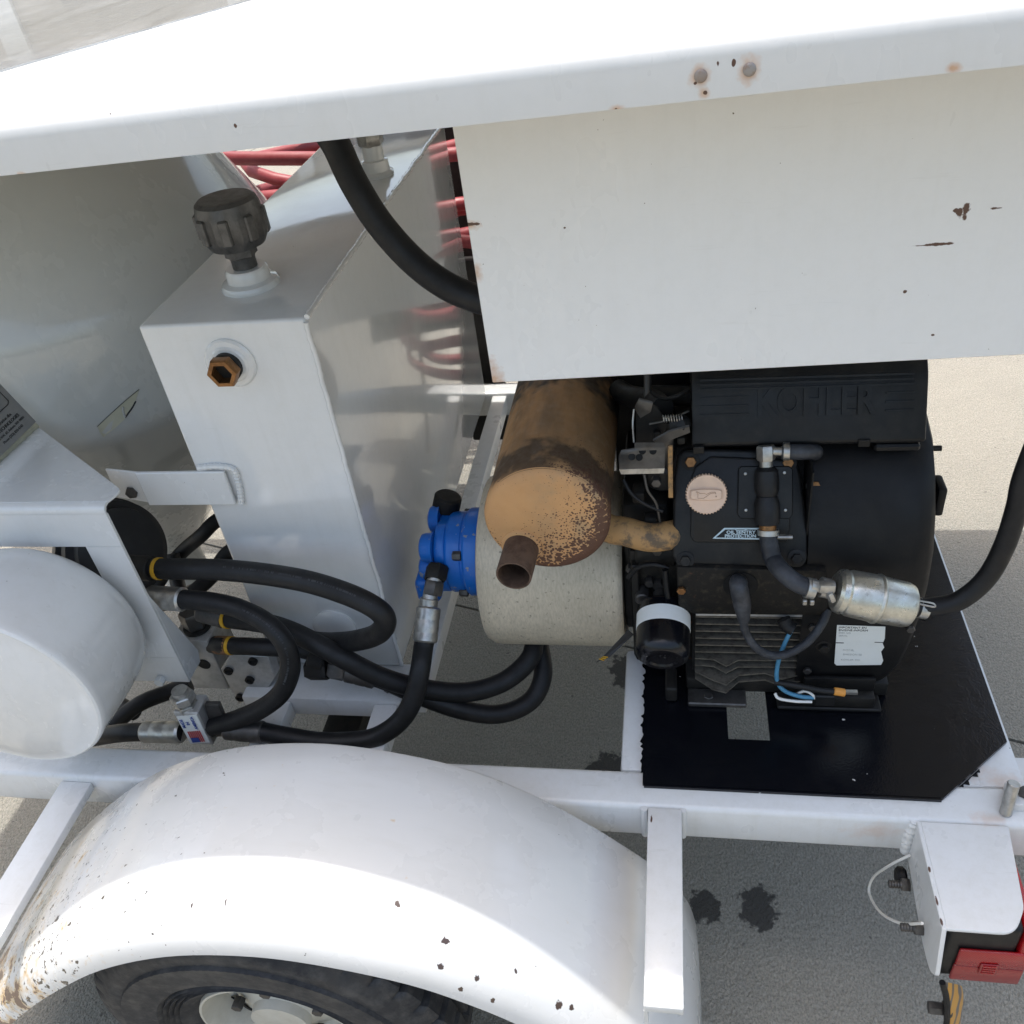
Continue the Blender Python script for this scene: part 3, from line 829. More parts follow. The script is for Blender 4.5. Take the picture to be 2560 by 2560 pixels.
# ------------------------------------------------------------------ cone bottom spray tank
ct0 = np.array((-1.36, 1.72, 0))
st = root('spray_tank', (-1.36, 1.72, .2), 'large off-white tank with sloping shoulder and funnel bottom at left', 'tank')
prof = [(0,1.50),(.285,1.50),(.295,1.492),(.495,1.148),(.505,1.125),(.508,1.10),(.508,.93),(.502,.905),(.485,.88),(.10,.345),(.07,.32),(.065,.20),(0,.20)]
V, F = lathe(prof, ct0, Z3, 128); obj('tank_shell', V, F, M_CONE, st, 30)
sk_ = [(-1.0731,1.2993,0.9451), (-1.0463,1.3195,0.9621), (-1.0204,1.3412,0.9772), (-1.0000,1.3604,0.9874), (-1.0099,1.3508,0.9690), (-1.0221,1.3395,0.9549), (-1.0342,1.3289,0.9408), (-1.0511,1.3156,0.9304), (-1.0681,1.3053,0.9224), (-1.0740,1.3024,0.9179), (-1.0736,1.2995,0.9331)]
cc = np.array((-1.0412,1.3236,0.9559))
V = [cc] + [np.array(p) for p in sk_]; F = [[0, i+1, (i+1) % len(sk_) + 1] for i in range(len(sk_))]
obj('torn_sticker', V, F, M_PAPER, st, label='torn yellowed sticker remnant')
edge_pts = sk_[:4]
V, F = tube(edge_pts, .0006, 5, 4); obj('sticker_edge', V, F, M_INK, st)
tp = [(-1.0102,1.3504,0.9678), (-1.0171,1.3439,0.9590), (-1.0244,1.3371,0.9517), (-1.0321,1.3307,0.9441)]
V, F = tube(tp, .0016, 5, 4); obj('sticker_tear', V, F, M_INK, st)
tp = [(-1.0289,1.3335,0.9658), (-1.0310,1.3314,0.9554), (-1.0318,1.3309,0.9451)]
V, F = tube(tp, .0022, 5, 4); obj('sticker_tear', V, F, M_INKFADE, st)
fr = np.array((-1.0793,1.3150,0.8902)); fdx = np.array((-1.0135,1.3472,0.9308)) - fr; fdy = np.array((-1.0910,1.3413,0.8498)) - fr
for k in range(5):
    vf = []
    t = .05*k
    while t < 1 - .08*k:
        ln = rng.uniform(.02, .06)
        a = fr + fdx*t + fdy*(k*.27+.05); b = fr + fdx*(t+ln*.7) + fdy*(k*.27+.05+rng.uniform(-.05,.05))
        vf.append(tube([a, (a+b)/2, b], .0007, 4, 1)); t += ln + rng.uniform(.01, .04)
    V, F = join(*vf); obj('faded_text_line', V, F, M_INKFADE, st)

# ------------------------------------------------------------------ pump guard bracket, can, name plate
gb = root('guard_bracket', (-1.1, 1.05, .57), 'white folded sheet bracket with rectangular window behind the round can', 'bracket')
yb_ = 1.0
V, F = join(box((-1.45, yb_, .902), (-.882, yb_+.005, .968)), box((-.948, yb_, .6405), (-.882, yb_+.005, .9015)), box((-1.45, yb_, .576), (-.882, yb_+.005, .640)), box((-1.45, yb_, .6405), (-1.38, yb_+.005, .9015)))
obj('front_plate', V, F, M_WHITE, gb)
bend = [(yb_, .9685), (yb_+.001, .976), (yb_+.006, .9815), (yb_+.014, .983)]
V, F = prism([(-.8825, y, z) for y, z in bend] + [(-.8825, y+.003, z-.004) for y, z in bend[::-1]], (-.5675,0,0)); obj('bend', V, F, M_WHITE, gb, 60)
tpz = .9785
tpp = rounded([(-.882,1.0145),(-.872,1.045),(-1.149,1.246),(-1.157,1.138),(-1.45,1.138),(-1.45,1.0145)], [.004,.02,.01,0,0,0], 5)
V, F = prism([(x, y, tpz) for x, y in tpp], (0,0,.0045), .001, 1); obj('top_plate', V, F, M_WHITE, gb)
V, F = tube([(-1.150,1.244,.984),(-1.153,1.20,.984),(-1.156,1.15,.984),(-1.158,1.10,.984)], lambda t: .007+.0015*math.sin(t*40), 10, 6); obj('weld_bead', V, F, M_PAPER, gb)
V, F = prism([(-.886, 1.0055,.79), (-.886,1.0055,.5765), (-.886,1.05,.5765), (-.886,1.058,.60), (-.886,1.05,.63)], (.004,0,0), .001, 1); obj('side_flange', V, F, M_WHITE, gb)
V, F = join(box((-1.38,.965,.868),(-1.0,.9995,.874)), box((-1.004,.965,.66),(-.998,.9995,.8675))); obj('window_ledge', V, F, M_WHITE, gb)
V, F = hexnut((-.935,.9995,.585), (-.935,.987,.585), .010); obj('bolt', V, F, M_FRAME, gb)

cnx, cnz, cr = -1.0537, .7638, .1677
V, F = lathe([(0,.780),(.05,.782),(.10,.788),(.14,.796),(.158,.802),(.163,.8015),(.1665,.804),(.1685,.809),(.168,.816),(.169,.90),(.168,.945),(.162,.968),(.15,.982),(.10,.99),(0,.992)], (cnx,0,cnz), Y3, 96)
obj('round_can', V, F, M_WHITE, None, 30, label='round white can with rim weld cut off by the left edge', cat='can')

# name plate standing on the bracket, leaning with the shoulder of the tank
o0 = np.array((-1.1290,1.2250,1.0045)); e2 = np.array((-1.1573,1.2250,1.0743)) - o0; e2 = e2/np.linalg.norm(e2)
npn = np.cross(Y3, e2)
pts = [o0 - Y3*.17, o0, o0 + e2*.095, o0 + e2*.095 - Y3*.17]
npl = obj('name_plate', *prism(pts, npn*.002, .0004, 1), M_GREYPLATE, None, 30, label='grey metal name plate with black lettering at left edge', cat='name plate')
def np_text(s, sz, up, inset=.030, bold=0):
    V, F = text_vf(s, sz, o0 + e2*up - Y3*inset + npn*.0024, Y3, e2, .0002, 'RIGHT', bold)
    V, F = V, F
    obj('lettering', V, F, M_INK, npl, 0)
np_text('Electronic Corporation dba', .0076, .036, .030)
np_text('SPRAY TECHNOLOGIES', .0080, .0265, .018, .0001)
np_text('Street NW, #3, Auburn, WA 98001', .0058, .0185, .013)
np_text('Phone (253) 833-4342', .0064, .0095, .028)
fo = o0 + e2*.052 + npn*.0026
V, F = tube([fo - Y3*.17, fo - Y3*.02, fo - Y3*.014 + e2*.004, fo - Y3*.014 + e2*.03, fo - Y3*.02 + e2*.036, fo - Y3*.17 + e2*.036], .0007, 6, 1, smooth=False); obj('border_line', V, F, M_INK, npl)

bkc = np.array((-1.0845,1.2000,0.7209))
V, F = lathe([(.0,-.03),(.10,-.03),(.104,-.02),(.104,-.004),(.096,0),(.094,.012),(.100,.016),(.098,.028),(.085,.034),(.082,.045),(.02,.05),(0,.05)], bkc, np.array((.75,-.35,.35)), 60, flute=lambda i, j: (1.02 if (i//5) % 2 and j in (1,2,3) else 1))
obj('strainer_cap', V, F, M_CAPBLK, None, 30, label='black ribbed plastic strainer cap behind the white bracket', cat='cap')

# ------------------------------------------------------------------ manifold, fittings and hoses
mb = root('valve_manifold', (-.86,1.1,.55), 'grey aluminium hydraulic manifold block with bolted end plate', 'manifold')
q = np.array((-0.8652,1.0700,0.6107))
V, F = box((q[0]-.075, 1.07, q[2]-.135), (q[0], 1.15, q[2]), .003, 2); obj('block', V, F, M_ALU, mb)
p = np.array((-0.8936,1.0695,0.5478)); V, F = lathe([(.013,0),(.013,.0008),(.009,.0012),(.0,.0012)], p, -Y3, 20); obj('port_hole', V, F, M_SOOTSHADE, mb)
p = np.array((q[0]-.035, 1.105, q[2])); V, F = lathe([(.026,0),(.026,.006),(.022,.008)], p, Z3, 24); obj('base_nut', V, F, M_DARK, mb)
V, F = hexnut(p + Z3*.008, p + Z3*.045, .024); obj('hex_nut', V, F, M_DSTEEL, mb)
ep = [(-0.8565,1.0600,0.5447), (-0.8219,1.0600,0.5869), (-0.7485,1.0600,0.5835), (-0.7507,1.0600,0.5265), (-0.7761,1.0600,0.4922), (-0.8530,1.0600,0.4417)]
V, F = prism(ep, (.004,.022,.004), .0015, 1); epo = obj('end_plate', V, F, M_ALU, mb)
for px in ((-0.8393,1.0600,0.5439), (-0.8035,1.0600,0.5199), (-0.8401,1.0600,0.4676), (-0.7806,1.0600,0.5724)):
    p = np.array(px); V, F = lathe([(.0088,0),(.0088,.006),(.006,.0065),(.005,.003),(0,.003)], p, -Y3, 18); obj('socket_screw', V, F, M_DARK, epo)

def hose(label, pts, r, mat=None, seg=16):
    V, F = tube(pts, r, seg, 9)
    return obj('hydraulic_hose', V, F, mat or M_RUBBER, None, 60, label=label, cat='hose', group='black hydraulic hoses')
def lay_line(par, pts, r, side, t0, t1, n=26):
    C_ = catmull(pts, 9); side = np.array(side, float)
    vf = []; k = int(t0*len(C_))
    while k < t1*len(C_) - 2:
        a, b = C_[k], C_[k+1]; t = (b-a)/np.linalg.norm(b-a); w = side - t*(side@t); w = w/np.linalg.norm(w); h = np.cross(t, w)
        for q_ in range(5):
            if rng.uniform() < .35: continue
            p = a + (b-a)*(q_/5) + w*(r+.0001); ln = np.linalg.norm(b-a)/9
            vf.append(prism([p-h*.0016, p-h*.0016+t*ln, p+h*.0016+t*ln, p+h*.0016], w*.0003))
        k += 1
    obj('lay_line', *join(*vf), M_LAY, par, 0)
M_LAY = simple('faded_hose_print', (.06, .065, .07), .7, dust=(.015, .015, .016), ns=60, amt=.9)
def crimp(par, a, b, r, m=None):
    a = np.array(a, float); b = np.array(b, float); L = np.linalg.norm(b-a)
    prof = [(r*.86,0),(r,L*.05),(r,L*.3),(r*.972,L*.34),(r*.972,L*.38),(r,L*.42),(r,L*.66),(r*.972,L*.7),(r*.972,L*.74),(r,L*.78),(r,L*.95),(r*.86,L)]
    return obj('crimp_sleeve', *lathe(prof, a, b-a, 20), m or M_DSTEEL, par, 25)
def band(par, p, d, r):
    d = np.array(d, float)/np.linalg.norm(d)
    return obj('yellow_band', *lathe([(r*.95,-.004),(r*1.07,-.0035),(r*1.07,.0035),(r*.95,.004)], p, d, 28), M_YELLOW, par, 30)

h1 = [(-0.9388,1.0700,0.7944), (-0.8869,1.0620,0.7993), (-0.7460,1.0450,0.8118), (-0.6125,1.0200,0.8153), (-0.5268,1.0000,0.8043), (-0.4748,0.9850,0.7867), (-0.4642,0.9850,0.7571), (-0.4914,1.0000,0.7118), (-0.5506,1.0300,0.6625), (-0.6182,1.0600,0.6253), (-0.6753,1.0800,0.6084)]
H = hose('thick black hose with yellow band looping in front of the white tank', h1, .0185)
lay_line(H, h1, .0185, (0,-.5,.85), .2, .5)
band(H, h1[1], np.array(h1[2])-np.array(h1[1]), .0185)
obj('hose_end', *cyl((-0.9582,1.0750,0.7911), (-0.8979,1.0630,0.7984), .0225, 20, .002), M_DARK, H)
h2 = [(-0.8562,1.0350,0.7532), (-0.7858,1.0250,0.7562), (-0.7264,1.0100,0.7542), (-0.6747,0.9900,0.7413), (-0.6473,0.9750,0.7094), (-0.6479,0.9650,0.6616), (-0.6744,0.9550,0.6110), (-0.7211,0.9500,0.5711), (-0.7790,0.9450,0.5422), (-0.8336,0.9450,0.5183)]
H = hose('black hose with steel sleeve curling down to the ball valve', h2, .0172)
lay_line(H, h2, .0172, (.2,-.6,.75), .25, .62)
crimp(H, (-0.9166,1.0450,0.7466), (-0.8437,1.0340,0.7530), .0215, M_STEEL)
h3 = [(-0.8343,1.0750,0.6783), (-0.8026,1.0700,0.6731), (-0.7203,1.0500,0.6814), (-0.6545,1.0300,0.6768), (-0.5811,1.0150,0.6388), (-0.5173,1.0200,0.5808), (-0.4486,1.0300,0.5412), (-0.3782,1.0500,0.5125), (-0.3140,1.0800,0.5098), (-0.2699,1.1200,0.5261), (-0.2612,1.1600,0.5409)]
H = hose('black hose running from the manifold under the bell housing, upper of two', h3, .0182)
band(H, h3[1], np.array(h3[2])-np.array(h3[1]), .0185)
obj('hose_end', *cyl((-0.8587,1.0800,0.6810), (-0.8082,1.0710,0.6733), .0205, 18, .002), M_DSTEEL, H)
h4 = [(-0.8800,1.0900,0.5807), (-0.8127,1.0600,0.6113), (-0.7390,1.0500,0.6199), (-0.6680,1.0500,0.6164), (-0.6325,1.0500,0.5967)]
H = hose('short straight black hose with yellow band at the manifold', h4, .0165)
band(H, h4[1], np.array(h4[2])-np.array(h4[1]), .0165)
obj('hose_end', *cyl((-0.8522,1.0780,0.5927), (-0.8135,1.0610,0.6103), .018, 18, .001), M_BRASS, H)
ef = root('hose_union', (-0.6240,1.0300,0.6047), 'black steel elbow union between hoses in front of tank foot', 'fitting')
V, F = lathe([(.018,0),(.022,.004),(.022,.03),(.018,.034)], (-0.6539,1.0400,0.5998), np.array((1,-.1,-.1)), 14); obj('union_body', V, F, M_DARK, ef)
V, F = hexnut((-0.6592,1.0300,0.5867), (-0.6182,1.0300,0.5882), .021); obj('union_nut', V, F, M_DARK, ef)
V, F = hexnut((-0.6147,1.0300,0.5939), (-0.5864,1.0300,0.5866), .022); obj('union_nut', V, F, M_DSTEEL, ef)
h5 = [(-0.5840,1.0300,0.5839), (-0.5304,1.0300,0.5690), (-0.4615,1.0300,0.5247), (-0.3902,1.0350,0.4811), (-0.3245,1.0500,0.4543), (-0.2702,1.0800,0.4572), (-0.2482,1.1200,0.4833), (-0.2568,1.1700,0.5163)]
H = hose('black hose running under the bell housing, lower of two', h5, .0178)
crimp(H, (-0.5864,1.0300,0.5866), (-0.5324,1.0300,0.5690), .0215)
h6 = [(-0.4341,1.0700,0.6428), (-0.4399,1.0550,0.6249), (-0.4413,1.0200,0.6058), (-0.4524,0.9950,0.5675), (-0.4736,0.9750,0.5335), (-0.5040,0.9600,0.5097), (-0.5473,0.9500,0.4931), (-0.6269,0.9450,0.4885), (-0.6950,0.9450,0.4994), (-0.7426,0.9450,0.5116)]
H = hose('black pressure hose dropping from the blue pump behind the fender', h6, .0178)
crimp(H, (-0.4323,1.1050,0.6737), (-0.4371,1.0600,0.6304), .0215, M_STEEL)
V, F = tube([(-0.4200,1.1500,0.7153), (-0.4248,1.1350,0.7035), (-0.4299,1.1200,0.6892), (-0.4315,1.1000,0.6720)], .0135, 16, 6); obj('steel_stem', V, F, M_STEEL, H, 60)
obj('collar', *cyl((-0.4313,1.1150,0.6861), (-0.4337,1.1060,0.6727), .0165, 20, .001), M_STEEL, H)
crimp(H, (-0.7351,0.9450,0.5090), (-0.8081,0.9450,0.5167), .0205)
h7 = [(-0.8932,0.9400,0.5075), (-0.9806,0.9450,0.4959), (-1.0443,0.9500,0.4811), (-1.1570,0.9700,0.4310), (-1.3098,1.0000,0.3743)]
H = hose('black hose leaving the ball valve to the left behind the can', h7, .0172)
crimp(H, (-0.8932,0.9400,0.5075), (-0.9784,0.9450,0.4961), .0205, M_STEEL)
h8 = [(-0.4403,1.1600,1.4714), (-0.4298,1.1600,1.4476), (-0.4137,1.1500,1.4021), (-0.3879,1.1400,1.3509), (-0.3507,1.1300,1.3026), (-0.3099,1.1200,1.2690), (-0.2666,1.1100,1.2505), (-0.2187,1.1000,1.2426), (-0.1786,1.1200,1.2350)]
V, F = tube(h8, .0195, 18, 9); obj('suction_hose', V, F, M_RUBBER, None, 60, label='thick black hose hanging in an arc under the hood beside the tank', cat='hose')
for pts, lab in (([(-1.2379,1.4200,0.3988), (-1.1996,1.4600,0.4398), (-1.1676,1.5000,0.4640), (-1.1016,1.5000,0.5135), (-1.0681,1.5200,0.5373), (-1.0374,1.5600,0.5374), (-1.0160,1.6200,0.5068)], 'black hose rising behind the funnel of the spray tank'),
                 ([(-1.1747,1.4700,0.4814), (-1.1693,1.4500,0.4489), (-1.1554,1.4200,0.4341), (-1.1250,1.3800,0.4296), (-1.0522,1.3200,0.4467)], 'short black hose hanging behind the hose with steel sleeve'),
                 ([(-0.8615,1.4200,0.5940), (-0.9741,1.4000,0.5500), (-1.0047,1.3600,0.5225), (-1.0277,1.3300,0.5102), (-1.0627,1.3000,0.4981), (-1.1093,1.2800,0.5006)], 'black hose crossing low behind the tank corner'),
                 ([(-1.1549,1.1200,0.3289), (-1.2235,1.1500,0.3248), (-1.3194,1.2000,0.2738), (-1.4731,1.2500,0.1841)], 'black hose under the guard bracket near the ball valve'),
                 ([(-1.1764,1.0500,0.3532), (-1.1173,1.1000,0.3809), (-1.0639,1.1400,0.3788), (-1.0222,1.1600,0.3829)], 'black hose rising below the manifold block')):
    hose(lab, pts, .017)

# ball valve with flag sticker
bv = root('ball_valve', (-0.8889,0.9500,0.4733), 'small steel ball valve with flag sticker behind the fender', 'valve')
v0 = np.array((-0.8801,0.9300,0.5639)); v1 = np.array((-0.8384,0.9300,0.5712)); v2 = np.array((-0.8399,0.9300,0.4935)); v3 = np.array((-0.8807,0.9300,0.4873))
V, F = box((v3[0]-.004, .9315, v3[2]-.004), (v2[0]+.003, .975, v0[2]+.010), .002, 1); obj('valve_body', V, F, M_ALU, bv)
V, F = prism([v3+np.array((0,.0012,0)), v2+np.array((0,.0012,0)), v1+np.array((0,.0012,0)), v0+np.array((0,.0012,0))], (0,-.0015,0)); stk = obj('sticker', V, F, M_LABEL, bv, 0)
ux = (v0 - v3); ux = ux/np.linalg.norm(ux); wx = (v1 - v0)/np.linalg.norm(v1 - v0)
sw = np.linalg.norm(v1-v0); sh = np.linalg.norm(v0-v3)
for s, off in (('MADE', .22), ('IN', .48), ('AMERICA', .78)):
    o_ = v3 + (v2-v3)*off + ux*sh*.55 + np.array((0,-.0016,0))
    V, F = text_vf(s, .0088 if s != 'AMERICA' else .0082, o_ + ux*sh*.2, ux, -wx, .0002, 'CENTER', .0002); 
    obj('lettering', V, F, M_BLUEFLAG, stk, 0)
fl0 = v3 + (v2-v3)*.18 + ux*sh*.06 + np.array((0,-.0014,0))
for k in range(7):
    a = fl0 + wx*(sw*.66/7*k)
    V, F = prism([a, a + ux*sh*.40, a + ux*sh*.40 + wx*sw*.66/13, a + wx*sw*.66/13], (0,-.0004,0)); obj('flag_stripe', V, F, M_REDFLAG, stk, 0)
a = fl0 + np.array((0,-.0003,0)); V, F = prism([a, a + ux*sh*.17, a + ux*sh*.17 + wx*sw*.40, a + wx*sw*.40], (0,-.0004,0)); obj('flag_canton', V, F, M_BLUEFLAG, stk, 0)
p = np.array((-0.8665,0.9500,0.5724)); V, F = hexnut(p - Z3*.018, p + Z3*.006, .020); obj('hex_nut', V, F, M_STEEL, bv)
V, F = cyl(p + Z3*.006, p + Z3*.04, .014, 18); obj('stem', V, F, M_STEEL, bv)
V, F = hexnut(p + Z3*.012, p + Z3*.030, .0215); obj('hex_nut', V, F, M_STEEL, bv)
hpts = [(-0.8318,0.9500,0.5742), (-0.8037,0.9500,0.5755), (-0.8078,0.9500,0.4892), (-0.8467,0.9500,0.4806)]
V, F = prism(hpts, (0,.01,0), .001, 1); obj('handle_plate', V, F, M_DSTEEL, bv)

# ------------------------------------------------------------------ red hose coil and reel frame beyond the tank
path = []
for k in range(12):
    z = .43 + k*.062
    j = lambda: float(rng.uniform(-.022, .022))
    yfr = 2.40 + .10*math.sin(k*2.1)
    s = .045*math.sin(k*1.7)
    path += [(-1.25, yfr+.1, z+j()), (-.95, yfr, z+s+j()), (-.6, yfr+j(), z-s+j()), (-.3, yfr+.02, z-s*1.5+j()), (-.10, yfr+.15, z+.01), (-.3, yfr+.42, z+.02), (-.95, yfr+.45, z+.03)]
V, F = tube(path, .0185, 10, 4)
obj('red_hose_coil', V, F, M_REDHOSE, None, 60, label='coil of red rubber hose stacked beyond the tank', cat='hose')
rf_ = root('reel_frame', (-.55,2.68,0), 'black steel reel frame standing behind the red hose coil', 'frame')
V, F = box((-.75,2.665,.45),(.30,2.695,1.3), .004, 1); obj('light_block_sheet', V, F, M_DARK, rf_)  # sheet widened behind the coil to block light from the far side
V, F = box((-.62,2.28,.25),(-.50,2.32,.83), .004, 1); obj('post', V, F, M_DARK, rf_)
for x in (-.9,-.2):
    V, F = cyl((x,2.55,0),(x,2.55,1.35), .02, 16); obj('post', V, F, M_STEEL, rf_)

# ------------------------------------------------------------------ bell housing, pump, muffler
V, F = lathe([(.07,-.345),(.135,-.343),(.152,-.338),(.158,-.328),(.160,-.315),(.160,-.10),(.158,-.093),(.154,-.089),(.07,-.089)], (0,1.245,.668), X3, 96)
obj('bell_housing', V, F, M_BELL, None, 30, label='bare aluminium cylindrical bell housing below the rusty muffler', cat='housing')
pm = root('hydraulic_pump', (-.4,1.245,.60), 'bright blue hydraulic gear pump bolted to the bell housing', 'pump')
pc_ = (0,1.235,.692)
V, F = lathe([(.06,-.3465),(.080,-.3465),(.082,-.352),(.082,-.372),(.079,-.376),(.074,-.377),(.074,-.380),(.0755,-.382),(.0755,-.405),(.072,-.410),(.05,-.412)], pc_, X3, 48); obj('pump_flange', V, F, M_BLUE, pm, 30)
ol = []
for k in range(40):
    a = 2*math.pi*k/40
    rr = .064 + .011*abs(math.cos(2*(a-.6)))**.7
    ol.append((-.4095, 1.235 + rr*math.cos(a), .692 + rr*math.sin(a)))
V, F = prism(ol, (-.020,0,0), .004, 2); obj('pump_body', V, F, M_BLUE, pm)
for (yy, zz, x1, ry, x0_) in ((1.195,.735,-.455,.027,-.4298), (1.192,.690,-.463,.024,-.4298), (1.265,.745,-.452,.026,-.4298), (1.285,.692,-.448,.024,-.4298)):
    V, F = lathe([(ry*1.15,x0_),(ry*1.02,x0_-.006),(ry,x1+.010),(ry*.92,x1+.003),(ry*.7,x1),(0,x1)], (0,yy,zz), X3, 24); obj('cover_lobe', V, F, M_BLUE, pm, 40)
V, F = prism([(-.4298,1.19,.715),(-.4298,1.30,.715),(-.4298,1.30,.665),(-.4298,1.19,.665)], (-.018,0,0), .006, 2); obj('cover_web', V, F, M_BLUE, pm)
V, F = prism([(-.4299,1.165,.622),(-.4299,1.165,.676),(-.4299,1.29,.676),(-.4299,1.29,.622)], (-.046,0,0), .012, 3); obj('port_block', V, F, M_BLUE, pm)
for (yy, zz) in ((1.172,.735),(1.172,.648),(1.295,.735)):
    V, F = hexnut((-.3765,yy,zz),(-.392,yy,zz), .009); obj('bolt', V, F, M_DSTEEL, pm)
pb = np.array((-0.4207,1.1645,0.7176))
V, F = hexnut(pb, pb + np.array((-.002,-.026,-.012)), .021); obj('port_adapter', V, F, M_DARK, pm)
V, F = hexnut(pb + np.array((-.002,-.0265,-.012)), pb + np.array((-.006,-.045,-.030)), .0185); obj('swivel_nut', V, F, M_DSTEEL, pm)
V, F = cyl((-.425,1.285,.752),(-.415,1.290,.782), .026, 20, .004); obj('inlet_elbow', V, F, M_DARK, pm)

mf = root('muffler', (-.185,1.2,.85), 'rusty tan cylindrical muffler with short dark tailpipe', 'muffler')
mc = (-.185, 0, .949)
V, F = lathe([(.0905,1.006),(.0925,1.012),(.0925,1.03),(.091,1.032),(.091,1.44),(.086,1.452),(0,1.455)], mc, Y3, 96, closed=False); obj('shell', V, F, M_MUFBODY, mf, 40)
V, F = lathe([(0,.9975),(.07,.998),(.082,.9995),(.0885,1.003),(.0915,1.008),(.0905,1.0135)], mc, Y3, 96, closed=False); obj('end_cap', V, F, M_MUFCAP, mf, 40)
t0 = np.array((-0.2251,1.0000,0.9041)); t1 = np.array((-0.2291,0.9350,0.9025))
V, F = pipe_end(t0, t1, .0262, .0235, 40); obj('tailpipe', V, F, M_PIPE, mf, 40)
V, F = lathe([(.0235,.02),(0,.021)], t0, t1-t0, 24, closed=False); obj('pipe_bore', V, F, M_SOOTSHADE, mf)
V, F = lathe([(.033,-.002),(.031,.004),(.027,.006)], t0, t1-t0, 32); obj('weld_ring', V, F, M_MUFCAP, mf)
V, F = tube([(-.17,1.10,.915), (-0.1096,1.0800,0.8762), (-0.0770,1.0750,0.8696), (-0.0409,1.0750,0.8579), (-0.0110,1.0800,0.8579), (0.0201,1.1200,0.8357)], .0225, 20, 7); obj('header_pipe', V, F, M_HEADER, mf, 60)

# ------------------------------------------------------------------ engine
en = root('engine', (.15,1.25,.53), 'black single cylinder petrol engine with cream oil cap and finned block', 'engine')
def prt(name, vf, mat, par=None, sm=35, label=None):
    return obj(name, vf[0], vf[1], mat, par or en, sm, label=label)
VC = (np.array((0.0977,1.0450,0.8242)), np.array((0.0968,1.1300,0.9792)))
vv = VC[1]-VC[0]; vv = vv/np.linalg.norm(vv); vn = np.cross(X3, vv); vn = vn/np.linalg.norm(vn)   # vn points to the viewer and up
if vn[1] > 0: vn = -vn
# crankcase and base
prt('crankcase', box((-.075,1.10,.545),(.20,1.46,.80), .012, 2), M_BLOCK)
prt('cylinder_head', prism([(-.005,1.078,.80),(-.005,1.163,.965),(-.005,1.36,.965),(-.005,1.36,.80)], (.30,0,0), .006, 2), M_DARK)
prt('rear_shroud', box((-.11,1.37,.60),(.30,1.47,1.12), .01, 2), M_SHROUD)
prt('governor_housing', box((-.086,1.13,.70),(-.01,1.36,.88), .012, 2), M_DARK)
prt('adapter_plate', cyl((-.0885,1.245,.668),(-.070,1.245,.668), .125, 48, .003), M_DARK)
prt('crank_boss', cyl((-.0695,1.20,.70),(-.02,1.20,.70), .095, 36, .006), M_DARK)
prt('oil_pan', box((.015,1.055,.5275),(.345,1.45,.560), .006, 2), M_DARK)
ff = prt('foot_flange', box((.018,1.020,.5275),(.115,1.0545,.537), .002, 1), M_DSTEEL)
p = np.array((0.0527,1.0338,0.5370)); prt('bolt', hexnut(p, p+Z3*.006, .0085), M_DSTEEL, ff)
prt('foot_flange', box((.165,1.020,.5275),(.33,1.0545,.535), .002, 1), M_DARK)
prt('mount_block', box((-.02,1.03,.5275),(.0,1.08,.56), .003, 1), M_DARK)
# fins
z0f, z1f = (0.1210,1.0500,0.5632)[2], (0.1147,1.0500,0.7096)[2]
fx0, fx1 = (0.0301,1.0500,0.6378)[0], (0.2065,1.0500,0.6432)[0]
prt('fin_core', box((fx0-.004,1.075,z0f-.01),(fx1+.01,1.0995,z1f+.01)), M_SOOTSHADE)
nf = 10
for k in range(nf):
    z = z0f + (z1f-z0f)*k/(nf-1)
    bump_ = k <= 3
    if bump_:
        base = [(fx0, 1.052), (fx0+.028, 1.046 - .006*(3-k)), (fx0+.05, 1.030-.003*(3-k)), (fx0+.072, 1.046), (fx0+.115, 1.052), (fx0+.14, 1.040), (fx1, 1.052)] if k < 2 else [(fx0, 1.052), (fx0+.03, 1.05), (fx0+.05, 1.036), (fx0+.07, 1.05), (fx1, 1.052)]
    else:
        base = [(fx0, 1.052), (fx1, 1.052)]
    pts = [(x, y, z) for x, y in base] + [(fx1, 1.0748, z), (fx0, 1.0748, z)]
    prt('cooling_fin', prism(pts, (0,0,.0028)), M_FIN)
prt('breather_flange', box((fx0, 1.048, z1f+.008),(fx1, 1.0745, z1f+.016)), M_ALU)
# head baffle with the plug opening
hb = [(-0.0001,1.0400,0.8280), (0.2199,1.0400,0.8210), (0.2299,1.0400,0.7289), (0.1812,1.0400,0.7279), (0.0276,1.0400,0.7271), (0.0028,1.0400,0.7430)]
bfl = prt('head_baffle', prism(hb, (0,.03,0), .004, 2), M_BLOCK)
p = np.array((0.0070,1.0395,0.7823)); prt('bolt', hexnut(p, p-Y3*.006, .007), M_BRASS, bfl)
pl = np.array((0.0961,1.0385,0.7932)); prt('plug_opening', lathe([(.026,0),(.026,.001),(0,.001)], pl, -Y3, 30), M_SOOTSHADE, bfl)
bt = prt('spark_plug_boot', tube([(0.0941,1.0450,0.7938), (0.0912,1.0200,0.8145), (0.0912,1.0080,0.8170), (0.0938,1.0040,0.8025), (0.0977,1.0040,0.7806), (0.1004,1.0050,0.7540)], lambda t: .0135 if t < .75 else .0135-.004*(t-.75)/.25, 16, 6), M_RUBDUST, None, 60)
prt('plug_lead', tube([(0.0994,1.0050,0.7574), (0.1038,1.0060,0.7279), (0.1198,1.0000,0.6995), (0.1447,1.0000,0.6812), (0.1730,1.0050,0.6815), (0.2005,1.0150,0.6979), (0.2201,1.0300,0.7202), (0.2298,1.0450,0.7376)], .0065, 14, 8), M_RUBDUST, None, 60)
